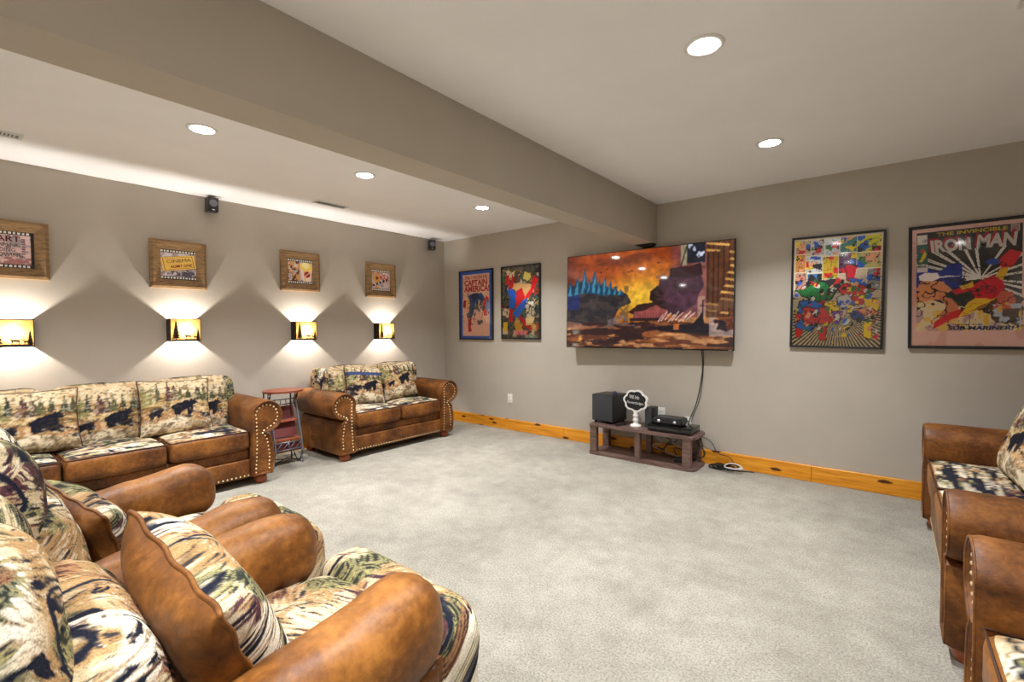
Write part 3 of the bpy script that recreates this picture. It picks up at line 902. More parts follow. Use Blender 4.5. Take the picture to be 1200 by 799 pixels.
blob([(.36, .40), (.50, .42), (.58, .34), (.48, .28), (.38, .32)], (238, 206, 50), 9); blob([(.50, .46), (.66, .48), (.70, .38), (.56, .34)], (196, 192, 190), 10); blob([(.66, .46), (.84, .46), (.80, .38), (.68, .38)], (186, 30, 36), 11)
blob([(.80, .46), (.98, .42), (.96, .28), (.84, .30)], (232, 196, 40), 12); blob([(.70, .34), (.88, .36), (.98, .30), (.86, .26)], (226, 150, 110), 13); blob([(.62, .34), (.78, .32), (.86, .22), (.72, .24)], (50, 70, 150), 14)
blob([(.82, .24), (.92, .24), (.90, .06), (.82, .08)], (238, 206, 30), 15); blob([(.04, .20), (.16, .20), (.10, .08), (.03, .06)], (206, 28, 34), 16); blob([(.30, .14), (.42, .18), (.42, .05), (.34, .06)], (206, 28, 34), 17); blob([(.02, .18), (.1, .24), (.3, .22), (.24, .12)], (40, 110, 190), 21)
blob([(.46, .32), (.60, .32), (.56, .20), (.50, .20)], (130, 60, 160), 18); blob([(.10, .36), (.44, .36), (.44, .2), (.14, .18)], (206, 60, 60), 19, .04)
for q in range(150):
    x, y, r = .04+.92*rnd.random(), .10+.52*rnd.random(), .012+.03*rnd.random()
    if y < .22 and rnd.random() < .5: continue
    cc = [(206, 30, 40), (40, 106, 206), (240, 206, 50), (34, 120, 60), (30, 28, 36), (226, 170, 130), (230, 226, 220), (30, 28, 36)][rnd.integers(8)]
    c.poly([(x-r, y-r*.5), (x+r*.3, y-r*.7), (x+r, y+r*.2), (x+r*.1, y+r*.6)], cc, .06, q)
c.ink(0, 1, .2, .62, 14, .024, (22, 20, 28), 77)
p, iw, ih, yy = poster(4.452, 1.525, 0.60, 0.885, 'multicoloured panelled framed poster right of the television, thin black frame', c, M['frame_navy'], rot=0.012)

# 4: black poster with white rays and large lettering
c = Canvas(170, 250, (226, 186, 176), 1.5)
c.put(ss(0.4, 0.7, fbm(c.X*5, c.Y*7, 3)), (206, 160, 150), .7)
inn = (c.X > .045) & (c.X < .955) & (c.Y > .125) & (c.Y < .965)
c.put(inn, (46, 42, 42)); c.put(inn & (fbm(c.X*10, c.Y*16, 6) > .55), (62, 54, 48))
cx, cy = .62, .55
for k, a in enumerate((8, 22, 38, 62, 96, 110, 128, 138, 150, 158, 170, 178, 184, 338, 326, 348)):
    for d in (-1.1, 1.1):
        aa = math.radians(a+d); c.line(cx, cy, cx+.8*math.cos(aa), cy+.8*math.sin(aa)/1.5, .006, (232, 226, 220))
c.put(~inn, (226, 186, 176)); c.put(~inn & (ss(0.4, 0.7, fbm(c.X*5, c.Y*7, 3)) > .5), (212, 168, 158))
c.rect(.045, .955, .80, .965, (46, 42, 44)); c.put(inn & (c.X < .46) & (c.Y > .46) & (c.Y < .66+.03*np.sin(c.X*20)), (34, 52, 150))
c.put(inn & (c.Y < .42-.28*c.X+.05*fbm(c.X*8, c.Y*8, 2)), (226, 206, 170)); c.put(inn & (c.Y < .42-.28*c.X) & (fbm(c.X*7, c.Y*10, 12) > .55), (226, 190, 100))
c.put(inn & (c.Y < .30) & (c.X < .8) & (fbm(c.X*9, c.Y*9, 14) > .58), (190, 160, 160))
c.poly([(.62, .40), (.80, .42), (.955, .38), (.955, .14), (.74, .20)], (92, 66, 52), .12, 2); c.poly([(.72, .42), (.86, .44), (.94, .38), (.90, .28), (.76, .30)], (204, 96, 66), .14, 5); c.put(inn & (c.X > .6) & (c.Y < .34) & (fbm(c.X*16, c.Y*22, 9) > .6), (190, 196, 206)); c.put(inn & (c.X > .6) & (c.Y < .36) & (fbm(c.X*18, c.Y*22, 19) > .62), (226, 186, 60))
c.poly([(.05, .50), (.14, .56), (.30, .54), (.36, .46), (.24, .40), (.06, .36)], (220, 150, 100), .12, 6); c.poly([(.24, .44), (.36, .42), (.44, .30), (.34, .20), (.22, .16), (.26, .26), (.32, .32)], (206, 128, 90), .05, 7); c.ink(.05, .44, .16, .56, 9, .03, (50, 26, 24), 8)
c.poly([(.32, .42), (.44, .48), (.54, .44), (.44, .36)], (24, 40, 38), .1, 8)
c.poly([(.20, .14), (.36, .22), (.52, .26), (.58, .30), (.50, .32), (.34, .28), (.22, .20)], (206, 24, 40), .03, 9)
c.poly([(.42, .24), (.60, .30), (.74, .38), (.62, .42), (.52, .36)], (232, 192, 40), .05, 10); c.poly([(.50, .29), (.70, .36), (.66, .32)], (170, 120, 30), .05, 11)
c.poly([(.52, .46), (.64, .56), (.78, .56), (.82, .46), (.72, .38), (.58, .38)], (206, 26, 48), .06, 12); c.poly([(.36, .46), (.56, .51), (.60, .47), (.40, .43)], (206, 26, 48), .03, 13); c.poly([(.44, .50), (.56, .53), (.56, .49), (.46, .47)], (226, 186, 50), .04, 14)
c.poly([(.74, .56), (.82, .66), (.90, .74), (.84, .58), (.80, .52)], (226, 180, 50), .04, 15); c.poly([(.76, .68), (.86, .78), (.94, .74), (.88, .62), (.80, .62)], (210, 26, 44), .06, 16); c.ell(.72, .68, .06, .025, (60, 90, 170)); c.ink(.36, .94, .14, .78, 9, .018, (26, 16, 20), 9)
c.rect(.05, .145, .865, .945, (226, 216, 210)); c.rect(.05, .15, .70, .86, (36, 96, 84)); c.poly([(.08, .72), (.12, .83), (.14, .78), (.11, .71)], (226, 190, 60), .06, 3); c.ell(.10, .81, .02, .02, (190, 60, 50)); c.rect(.05, .15, .63, .695, (216, 204, 200))
c.poly([(.07, .60), (.13, .625), (.24, .62), (.26, .59), (.46, .58), (.26, .572), (.20, .55), (.08, .56)], (240, 228, 224), .03, 4)
c.rect(.86, .935, .905, .96, (206, 176, 170))
for k in range(4): c.rect(.87, .925, .912+k*.012, .917+k*.012, (130, 100, 100))
p, iw, ih, yy = poster(5.187, 1.527, 0.605, 0.865, 'dark framed poster with white rays and big pale lettering, cut by the right frame edge', c, M['frame_black'], 0.02, rot=-0.008)
lettering('THE INVINCIBLE', -.27*iw, .34*iw, .425*ih, .455*ih, yy, M['ink_yellow'], p, bold=0.03)
for dx, dz, mm, dy in ((-.018*iw, .018*ih, 'ink_red', 0), (-.009*iw, .009*ih, 'ink_red', -.0001), (0, 0, 'ink_white', -0.0003)):
    lettering('IRON', -.33*iw+dx, .04*iw+dx, .29*ih+dz, .395*ih+dz, yy+dy, M[mm], p, bold=0.045, shear=-0.12)
    lettering('MAN', .08*iw+dx, .42*iw+dx, .295*ih+dz, .405*ih+dz, yy+dy, M[mm], p, bold=0.045, shear=0.12)
lettering('MARVEL', -.445*iw, -.36*iw, .168*ih, .19*ih, yy, M['ink_black'], p, bold=0.03)
lettering('120', -.40*iw, -.36*iw, .38*ih, .41*ih, yy, M['ink_black'], p, bold=0.02)
lettering('FROM THE', -.10*iw, .14*iw, -.33*ih, -.318*ih, yy, M['ink_navy'], p, bold=0.02)
lettering('SUB-MARINER!', -.16*iw, .40*iw, -.368*ih, -.335*ih, yy, M['ink_navy'], p, bold=0.04, shear=0.15)

# ------------------------------------------------------------------ television
def tv():
    W, Hh = 1.68, 0.975
    e = thing('television', 'large wall mounted television showing a fiery orange seascape', 'television', (2.897, 0.0, 1.527), 0.0)
    e.rotation_euler = (math.radians(-1.6), 0, math.radians(1.3))
    yb, yf = -0.06, -0.10
    bm = bmesh.new(); bx(bm, -W/2, W/2, yf, yb, -Hh/2, Hh/2, 0.004, 2); bm_obj('housing', bm, M['blackgloss'], e, True, 0.6)
    bm = bmesh.new(); bx(bm, -.3, .3, yb, -0.02, -.2, .2, 0.003, 1); bx(bm, -.22, .22, -0.022, -0.006, -.15, .15, 0.002, 1)
    bm_obj('wall_bracket', bm, M['black'], e)
    box('logo_plate', W/2-.045, W/2-.015, yf-0.004, yf, -Hh/2+0.002, -Hh/2+0.008, M['silver'], e)
    c = Canvas(330, 190, (150, 60, 20), .575)
    X, Y = c.X, c.Y
    n1 = fbm(X*5, Y*6, 3, 5); n2 = fbm(X*14, Y*14, 8, 4)
    g = np.exp(-(((X-.50)/.22)**2+((Y-.50)/.26)**2))
    c.put(np.ones_like(X), (150, 58, 18)); c.put(ss(.35, .65, n1), (186, 84, 22)); c.put(ss(.5, .75, fbm(X*4, Y*9, 14, 5)), (98, 36, 20), .85); c.put(ss(.2, .0, X), (84, 30, 30), .7)
    c.put(np.clip(g*1.0, 0, 1), (236, 168, 36), .85); c.put(np.clip(g*g*1.1, 0, 1), (250, 206, 70), .6)
    # far smoky skyline at right
    c.put(ss(.64, .70, X+.06*(n2-.5)), (118, 62, 60), .9); c.put(ss(.70, .84, X)*ss(.30, .55, n2), (150, 96, 90), .8); c.put((X > .82) & (Y < .5) & (n2 > .48), (196, 160, 140), .55)
    # cliff (dark headland) right of centre
    c.poly([(.66, .70), (.69, .74), (.74, .80), (.82, .76), (.84, .60), (.80, .44), (.70, .34), (.62, .34), (.60, .46), (.58, .56), (.61, .66)], (66, 40, 52), .05, 3); c.poly([(.56, .55), (.60, .62), (.62, .56), (.64, .44), (.60, .40), (.56, .46)], (38, 24, 20), .05, 4)
    c.poly([(.42, .36), (.48, .44), (.58, .46), (.66, .40), (.60, .34), (.50, .32)], (54, 30, 24), .04, 5); c.put((X > .58) & (X < .82) & (Y > .34) & (Y < .74) & (n2 > .55), (96, 60, 76), .5)
    # teal ice crystals over a dark ridge at left
    c.poly([(0, .62), (.10, .66), (.22, .62), (.32, .58), (.40, .56), (.43, .46), (.36, .38), (.33, .24), (0, .22)], (44, 40, 44), .05, 7); c.put((X < .42) & (Y < .64) & (Y > .22) & (fbm(X*30, Y*22, 9) > .55), (78, 66, 60), .6); c.put((X < .09) & (Y > .40) & (Y < .66), (30, 50, 120), .7)
    for cx0, b0, h0, w0 in ((.02, .56, .18, .04), (.07, .58, .20, .04), (.12, .58, .30, .035), (.155, .58, .17, .035), (.195, .58, .26, .04), (.23, .57, .17, .035), (.265, .56, .21, .035), (.30, .56, .15, .03), (.335, .55, .09, .03), (.365, .55, .07, .025)):
        c.poly([(cx0-w0, b0), (cx0-w0*.3, b0+h0*.6), (cx0+.004, b0+h0), (cx0+w0*.45, b0+h0*.45), (cx0+w0, b0)], (24, 70, 104), .025, 3, 1, 20); c.poly([(cx0-w0*1.2, b0), (cx0-w0*.9, b0+h0*.35), (cx0-w0*.2, b0+h0*.5), (cx0+w0, b0)], (22, 60, 92), .03, 8, .8, 18); c.poly([(cx0-w0*.5, b0), (cx0, b0+h0*.75), (cx0+w0*.3, b0)], (70, 150, 170), .025, 5, .8, 22)
    # low red city in the distance
    c.poly([(.44, .28), (.46, .36), (.54, .38), (.60, .42), (.66, .38), (.66, .28)], (150, 74, 70), .04, 2)
    for k in range(12): c.rect(.46+k*.016, .463+k*.016, .28, .36, (110, 50, 50))
    c.rect(.43, .62, .27, .305, (46, 26, 30))
    # sea
    sea = Y < .28+.05*(fbm(X*6, Y*3, 12)-.5)-.03*np.sin(X*5)
    c.put(sea, (96, 50, 30)); c.put(sea & (fbm(X*6, Y*22, 15, 4) > .52), (150, 86, 46), .9); c.put(sea & (fbm(X*9, Y*30, 17, 4) > .58), (206, 146, 92), .8); c.put(sea & (fbm(X*5, Y*18, 25, 4) < .42), (46, 26, 26), .9); c.put(sea & (Y > .2) & (X < .5) & (fbm(X*10, Y*20, 26) > .52), (146, 104, 84), .7)
    c.put((X > .28) & (X < .46) & (Y < .34) & (Y > .22) & (n2 > .5), (120, 106, 110), .7)
    # ship silhouette, splinters, spray
    for k in range(9): c.line(.60+.02*k, .26+.01*(k % 3), .63+.022*k, .33+.015*((k*2) % 3), .003, (226, 190, 170))
    c.poly([(.54, .20), (.62, .16), (.90, .14), (.92, .22), (.86, .24), (.845, .36), (.83, .30), (.80, .24), (.70, .22)], (26, 18, 26), .02, 5); c.rect(.845, .85, .3, .46, (26, 18, 26)); c.rect(.825, .875, .40, .41, (26, 18, 26)); c.rect(.69, .72, .18, .24, (236, 130, 50), .7)
    c.put((X > .88) & (Y < .34) & (Y > .12) & (n2 > .47), (190, 170, 160), .7); c.poly([(.92, .18), (.94, .26), (.97, .24), (.98, .16)], (40, 32, 40), .05, 3)
    # towers with lit windows
    c.rect(.725, .76, .80, 1, (150, 140, 110)); c.line(.727, .8, .758, .98, .004, (60, 50, 44)); c.rect(.76, .855, .82, 1, (34, 34, 46)); c.put((X > .76) & (X < .855) & (Y > .82) & (fbm(X*40, Y*20, 4, 2) > .66), (190, 196, 214)); c.rect(.665, .755, .70, .78, (40, 26, 28)); c.poly([(.67, .78), (.84, .82), (.84, .70), (.69, .68)], (52, 30, 36), .03, 2)
    c.rect(.862, 1, .30, 1, (96, 54, 32)); c.put((X > .862) & (np.mod(X*38, 1) < .22) & (Y > .3), (44, 28, 26)); c.put((X > .862) & (Y > .3) & (np.mod(Y*16+X*5, 1) < .35) & (fbm(X*9, Y*6, 9) > .52), (216, 160, 84)); c.put((X > .862) & (Y < .52) & (Y > .3) & (n2 > .45), (120, 84, 60), .6)
    for bx0, by0 in ((.24, .80), (.28, .83), (.42, .78), (.44, .79), (.6, .85)): c.ell(bx0, by0, .010, .006, (46, 22, 18))
    tex = 0.72+0.56*fbm(X*40, Y*24, 33, 4)
    c.c = np.clip(c.c*tex[..., None], 0, 255)
    k_ = c.c.copy()
    k_[1:-1, 1:-1] = (c.c[1:-1, 1:-1]*2+c.c[:-2, 1:-1]+c.c[2:, 1:-1]+c.c[1:-1, :-2]+c.c[1:-1, 2:])/6
    c.c = k_
    c.grid(-W/2+.008, W/2-.008, yf-0.0008, -Hh/2+.012, Hh/2-.008, 'screen', M['screen'], e)
    return e
TV = tv()

# ------------------------------------------------------------------ outlets and cords
def outlet(x, z, label, plug=False, kind='duplex'):
    e = thing('wall_outlet', label, 'outlet', (x, 0.0, z), 0.0, 'white wall outlets')
    box('cover_plate', -0.036, 0.036, -0.006, 0, -0.058, 0.058, M['plate'], e, 0.002)
    for dz in (-0.021, 0.021):
        r = box('receptacle', -0.017, 0.017, -0.009, -0.006, dz-0.014, dz+0.014, M['plate'], e, 0.003)
        for dx in (-0.006, 0.006):
            box('slot', dx-0.001, dx+0.001, -0.0094, -0.009, dz-0.004, dz+0.006, M['slot'], r)
    if plug:
        box('plug', -0.014, 0.014, -0.032, -0.009, -0.036, -0.010, M['cord'], e, 0.004)
outlet(1.161, 0.385, 'white wall outlet between the loveseat and the television stand')
outlet(3.065, 0.415, 'white wall outlet behind the black audio gear, left of the other', True)
outlet(3.325, 0.352, 'white wall outlet beside the hanging television cord', True)

def to_tv(o):
    bpy.context.view_layer.update()
    o.parent = TV; o.matrix_parent_inverse = TV.matrix_world.inverted()
o = tube_obj('power_cord', [(3.453, -0.05, 1.06), (3.455, -0.012, 0.9), (3.44, -0.01, 0.75), (3.40, -0.012, 0.55), (3.345, -0.04, 0.385), (3.327, -0.036, 0.332)], 0.0045, M['cord'], None, 6, 6)
to_tv(o)
o = tube_obj('power_cord', [(3.470, -0.05, 1.06), (3.462, -0.011, 0.92), (3.448, -0.008, 0.72), (3.42, -0.010, 0.56), (3.38, -0.06, 0.42), (3.375, -0.07, 0.375)], 0.003, M['cord'], None, 6, 6)
to_tv(o)

# ------------------------------------------------------------------ television stand and what stands on it
def stand():
    e = thing('media_stand', 'low dark brown open media stand under the television', 'stand', (2.985, -0.20, 0))
    def slab(name, z0, z1):
        poly = []
        x, y, r = 0.515, 0.175, 0.07
        for cx, cy, a0 in ((x-r, y-r, 0), (-x+0.02, y-0.02, 90), (-x+0.02, -y+0.02, 180), (x-r, -y+r, 270)):
            rr = r if cx > 0 else 0.02
            for k in range(7):
                a = math.radians(a0+k*15); poly.append((cx+rr*math.cos(a), cy+rr*math.sin(a)))
        bm = bmesh.new()
        a = [bm.verts.new((px, py, z0)) for px, py in poly]; b = [bm.verts.new((px, py, z1)) for px, py in poly]
        bm.faces.new(a[::-1]); bm.faces.new(b)
        n = len(poly)
        for i in range(n): bm.faces.new((a[i], a[(i+1) % n], b[(i+1) % n], b[i]))
        bmesh.ops.bevel(bm, geom=[ed for ed in bm.edges if abs(ed.verts[0].co.z-ed.verts[1].co.z) < 1e-6], offset=0.003, segments=1, affect='EDGES')
        return bm_obj(name, bm, M['espresso'], e)
    slab('bottom_shelf', 0.0, 0.028)
    slab('top_shelf', 0.278, 0.303)
    for x0, x1 in ((-0.505, -0.435), (-0.035, 0.015), (0.405, 0.478)):
        for y0, y1 in ((-0.165, -0.115), (0.10, 0.15)):
            box('upright', x0, x1, y0, y1, 0.028, 0.278, M['espresso'], e, 0.002, 1)
stand()
ZT = 0.303
e = thing('subwoofer', 'black cube subwoofer on the left end of the media stand', 'speaker', (2.60, -0.185, ZT), -0.10)
box('cabinet', -0.125, 0.115, -0.115, 0.135, 0.022, 0.285, M['black'], e, 0.004)
box('front_grille', -0.121, 0.111, -0.124, -0.115, 0.028, 0.279, M['charcoal'], e, 0.003)
for sx in (-0.10, 0.09):
    for sy in (-0.09, 0.11):
        bm = bmesh.new(); lathe(bm, [(0, 0), (0.013, 0), (0.015, 0.022), (0, 0.022)], 12, (sx, sy, 0)); bm_obj('foot', bm, M['blackgloss'], e, True)
e = thing('remote_control', 'dark blue remote lying on top of the subwoofer', 'remote', (2.655, -0.17, ZT+0.2858), 0.5)
box('body', -0.02, 0.02, -0.07, 0.07, 0, 0.016, M['bluelcd'], e, 0.005)
for k in range(5): box('button', -0.012, 0.012, -0.05+k*0.022, -0.042+k*0.022, 0.016, 0.0175, M['black'], e)
e = thing('remote_control', 'black remote lying on the shelf beside the subwoofer foot', 'remote', (2.765, -0.27, ZT), -0.35)
box('body', -0.02, 0.02, -0.06, 0.06, 0, 0.015, M['black'], e, 0.005)
for k in range(4): box('button', -0.012, 0.012, -0.04+k*0.022, -0.034+k*0.022, 0.015, 0.0165, M['charcoal'], e)

def sign():
    e = thing('table_sign', 'white scalloped chalkboard sign on a turned white pedestal', 'sign', (2.895, -0.215, ZT), 0.0)
    bm = bmesh.new()
    lathe(bm, [(0, 0), (0.052, 0), (0.054, 0.008), (0.048, 0.016), (0.026, 0.024), (0.019, 0.036), (0.026, 0.05), (0.029, 0.062), (0.022, 0.072), (0.018, 0.084), (0.027, 0.094), (0.027, 0.108), (0.018, 0.118), (0.022, 0.135), (0.017, 0.15), (0, 0.15)], 24)
    bm_obj('pedestal', bm, M['white'], e, True, 1.0)
    def cloud(s, cz, inner=False):
        P = []
        for k in range(96):
            a = 2*PI*k/96
            lob = 0.96+0.14*abs(math.sin(a*3.5+0.4))-0.02*math.cos(2*a)
            P.append((0.118*s*lob*math.cos(a), cz+0.098*s*lob*math.sin(a)))
        return P
    bm = bmesh.new(); prism(bm, cloud(1.0, 0.245), -0.008, 0.008); fr = bm_obj('sign_frame', bm, M['white'], e)
    bm = bmesh.new(); prism(bm, cloud(0.84, 0.245), -0.0095, -0.008); b = bm_obj('chalkboard', bm, M['chalk'], e)
    lettering('Wifi Info', -0.062, 0.04, 0.262, 0.298, -0.0105, M['ink_white'], b, ang=-.05)
    lettering('Password:badgers', -0.082, 0.082, 0.206, 0.238, -0.0105, M['ink_white'], b, ang=-.06)
sign()
e = thing('satellite_speaker', 'small upright dark speaker behind the audio gear on the stand', 'speaker', (3.022, -0.14, ZT), -0.10)
box('cabinet', -0.037, 0.037, -0.06, 0.06, 0.0, 0.19, M['black'], e, 0.003); box('front_grille', -0.034, 0.034, -0.066, -0.06, 0.006, 0.184, M['charcoal'], e, 0.002)
e = thing('media_player', 'flat black receiver box on the right end of the media stand', 'electronics', (3.262, -0.205, ZT), 0.0)
box('chassis', -0.20, 0.195, -0.125, 0.115, 0.006, 0.062, M['blackgloss'], e, 0.003)
for sx in (-0.17, 0.165):
    for sy in (-0.10, 0.09):
        bm = bmesh.new(); lathe(bm, [(0, 0), (0.012, 0), (0.012, 0.007), (0, 0.007)], 10, (sx, sy, 0)); bm_obj('foot', bm, M['black'], e, True)
bm = bmesh.new(); bx(bm, -0.19, 0.09, -0.1255, -0.125, 0.028, 0.036); bm_obj('display_strip', bm, M['charcoal'], e)
box('disc_tray', 0.11, 0.185, -0.128, -0.125, 0.018, 0.05, M['black'], e, 0.002)
e = thing('audio_console', 'rounded black console with two silver dials stacked on the flat receiver', 'electronics', (3.225, -0.21, ZT+0.062), 0.0)
bm = bmesh.new()
prism(bm, [(-0.14, 0.005), (0.14, 0.005), (0.14, 0.055), (0.13, 0.066), (-0.12, 0.066), (-0.14, 0.055)], -0.085, 0.08)
bmesh.ops.bevel(bm, geom=bm.edges[:], offset=0.012, segments=3, affect='EDGES'); bm_obj('body', bm, M['black'], e, True, 0.8)
for sx in (-0.07, 0.075):
    bm = bmesh.new(); lathe(bm, [(0, 0.012), (0.014, 0.012), (0.017, 0.0)], 18)
    bmesh.ops.rotate(bm, cent=(0, 0, 0), matrix=Matrix.Rotation(PI/2, 3, 'X'), verts=bm.verts); bmesh.ops.translate(bm, vec=(sx, -0.085, 0.032), verts=bm.verts)
    bm_obj('dial', bm, M['silver'], e, True)
box('base', -0.12, 0.12, -0.07, 0.07, 0, 0.006, M['black'], e)

# cable tangle: each cord its own thing
rc = random.Random(3)
def cable(pts, r, mat, label, group=None):
    o = tube_obj('cable', pts, r, mat, None, 6, 5); tag(o, label, 'cable', group); return o
for k in range(9):
    x = 3.08+0.05*k
    pts = [(x-.05, -0.06, 0.27)]
    for q in range(4):
        pts.append((x+rc.uniform(-.07, .09), -0.12+rc.uniform(-.04, .05), 0.22-q*0.045+rc.uniform(-.03, .03)))
    pts.append((3.30+rc.uniform(-.05, .06), -0.12+rc.uniform(-.03, .03), 0.036))
    cable(pts, 0.0045, M['cordgrey'] if k in (0, 3) else M['cord'], ('pale' if k in (0, 3) else 'black')+' cable in the tangle dangling under the media stand', 'pale cables under the stand' if k in (0, 3) else 'black cables under the stand')
for k in range(5):
    pts = []
    cx, cy = 3.60+0.035*k, -0.10-0.012*k
    for q in range(9):
        a = q*1.1+k
        pts.append((cx+0.07*math.cos(a)+0.02*rc.random(), cy+0.045*math.sin(a), 0.008+0.009*k+0.012*rc.random()*(1+math.sin(a))))
    cable(pts, 0.006, M['cordgrey'] if k == 4 else M['cord'], 'pale loop of cable on top of the black coils beside the stand' if k == 4 else 'black coil of cable on the carpet right of the media stand', None if k == 4 else 'black coils beside the stand')
cable([(3.44, -0.045, 0.26), (3.54, -0.035, 0.21), (3.60, -0.04, 0.12), (3.70, -0.045, 0.10), (3.74, -0.05, 0.03), (3.70, -0.09, 0.008)], 0.003, M['cord'], 'thin black cable looping from the stand end down to the carpet')
cable([(3.70, -0.13, 0.006), (3.78, -0.09, 0.006), (3.86, -0.06, 0.006), (3.90, -0.055, 0.006)], 0.005, M['cord'], 'short black cable end reaching right along the pine baseboard')
e = thing('power_strip', 'black power adapter lying on the lower shelf of the stand', 'adapter', (3.33, -0.20, 0.028), 0.2)
box('body', -0.06, 0.06, -0.03, 0.03, 0, 0.04, M['black'], e, 0.006)
box('socket_end', 0.06, 0.075, -0.012, 0.012, 0.012, 0.03, M['cord'], e, 0.002)

# ------------------------------------------------------------------ upholstery
def cube_grid(n):
    """unit cube surface grid; returns P (N,3) in [-1,1], faces, face axis id (0..5)"""
    idx = {}; P = []; Fc = []; ax = []
    def vid(i, j, k):
        key = (i, j, k)
        if key not in idx:
            idx[key] = len(P); P.append((2*i/n[0]-1, 2*j/n[1]-1, 2*k/n[2]-1))
        return idx[key]
    for side in range(6):
        a = side//2; hi = side % 2
        b, d = [(1, 2), (2, 0), (0, 1)][a]
        for i in range(n[b]):
            for j in range(n[d]):
                def q(i, j):
                    v = [0, 0, 0]; v[a] = n[a] if hi else 0; v[b] = i; v[d] = j; return vid(*v)
                f = [q(i, j), q(i+1, j), q(i+1, j+1), q(i, j+1)]
                Fc.append(f if hi else f[::-1]); ax.append(side)
    return np.array(P), Fc, np.array(ax)
_cache = {}
def puff(name, size, parent, mats, k=6.0, n=(20, 20, 12), crown=(0, 0, 0), colfn=None, mat_of=None, deform=None, loc=(0, 0, 0), rot=None, lump=0.0, seed=0):
    if n not in _cache: _cache[n] = cube_grid(n)
    P, Fc, ax = _cache[n]
    ks = np.array(k if hasattr(k, '__len__') else (k, k, k), float)
    nm = (np.abs(P)**ks).sum(1)
    # project on the superellipsoid by bisection (handles differing exponents)
    lo, hi = np.zeros(len(P)), np.ones(len(P))
    for _ in range(22):
        m_ = (lo+hi)/2
        v = ((np.abs(P)*m_[:, None])**ks).sum(1)
        lo = np.where(v < 1, m_, lo); hi = np.where(v < 1, hi, m_)
    Q = P*((lo+hi)/2)[:, None]
    V = Q*np.array(size)/2
    for a in range(3):
        if crown[a]:
            b, d = [(1, 2), (2, 0), (0, 1)][a]
            V[:, a] += np.sign(P[:, a])*np.abs(Q[:, a])*crown[a]*(1-Q[:, b]**2)*(1-Q[:, d]**2)
    if lump:
        V += lump*(np.stack([fbm(V[:, 1]*9, V[:, 2]*9, seed+1, 2), fbm(V[:, 0]*9, V[:, 2]*9, seed+2, 2), fbm(V[:, 0]*9, V[:, 1]*9, seed+3, 2)], 1)-0.5)
    if deform is not None: V = deform(V, Q)
    col = colfn(V, Q) if colfn is not None else None
    mi = [mat_of(s) for s in ax] if mat_of else None
    o = mesh(name, V, Fc, mats, parent, True, mi, col)
    o.location = loc
    if rot: o.rotation_euler = rot
    return o

def piping_loop(name, pts, r, mat, parent):
    bm = bmesh.new(); tube(bm, pts, r, 6, True); return bm_obj(name, bm, mat, parent, True)

def arm_profile():
    """outline in (o, z): o grows outward from the seat side; counter-clockwise from inner bottom"""
    P = [(0.0, 0.07), (0.0, 0.30), (0.0, 0.50)]
    cx, cz, r = 0.118, 0.525, 0.128
    for a in range(165, -101, -15):
        P.append((cx+r*math.cos(math.radians(a)), cz+r*math.sin(math.radians(a))))
    P += [(0.150, 0.375), (0.166, 0.30), (0.178, 0.22), (0.172, 0.14), (0.160, 0.07)]
    return P

def inset_path(P, d):
    out = []
    n = len(P)
    for i in range(n):
        a, b, c = Vector(P[i-1]), Vector(P[i]), Vector(P[(i+1) % n])
        t = ((b-a).normalized()+(c-b).normalized())
        if t.length < 1e-6: continue
        t.normalize()
        nrm = Vector((t.y, -t.x))        # inward for clockwise outline
        out.append(b+nrm*d)
    return out

def scroll_arm(parent, sgn, y_in, x0, x1, suede, zs=1.0):
    """rolled arm: inner face at y_in, outward direction sgn along y, from x0 (rear) to x1 (front)"""
    P = [(o, z*zs) for o, z in arm_profile()]
    bm = bmesh.new()
    xs = [x0, x0+0.03, (x0+x1)/2, x1-0.06, x1-0.02, x1]
    rings = []
    for i, x in enumerate(xs):
        sh = 0.0
        if i == 0: sh = 0.008
        if i == len(xs)-1: sh = 0.006
        Q = inset_path(P, sh) if sh else [Vector(p) for p in P]
        rings.append([bm.verts.new((x, y_in+sgn*q[0], q[1])) for q in Q])
    n = len(P)
    for a, b in zip(rings, rings[1:]):
        for i in range(n):
            bm.faces.new((a[i], a[(i+1) % n], b[(i+1) % n], b[i]))
    f0 = bm.faces.new(rings[0]); f1 = bm.faces.new(rings[-1])
    bmesh.ops.recalc_face_normals(bm, faces=bm.faces[:])
    f1.normal_update()
    bmesh.ops.inset_region(bm, faces=[f1], thickness=0.014, depth=0.0)
    bmesh.ops.inset_region(bm, faces=[f1], thickness=0.006, depth=-0.010)
    arm = bm_obj('arm', bm, suede, parent, True, 0.7)
    # welt round the front face
    W = [(x1+0.001, y_in+sgn*q[0], q[1]) for q in inset_path(P, 0.010)]
    piping_loop('welt', [Vector(p) for p in W], 0.005, suede, arm)
    # nail heads, an open line from inner bottom round the scroll to outer bottom
    Q = [Vector(q) for q in inset_path(P, 0.040)]
    Q = [q for q in Q if q.y > 0.085]
    seg = [0.0]
    for a, b in zip(Q, Q[1:]): seg.append(seg[-1]+(b-a).length)
    bm = bmesh.new()
    d = 0.0
    while d < seg[-1]:
        i = max(j for j in range(len(seg)) if seg[j] <= d)
        if i < len(Q)-1:
            t = (d-seg[i])/(seg[i+1]-seg[i]); q = Q[i].lerp(Q[i+1], t)
            nail(bm, (x1-0.010, y_in+sgn*q.x, q.y))
        d += 0.031
    o = bm_obj('nailheads', bm, M['brass'], arm, True); o['kind'] = 'stuff'
    return arm

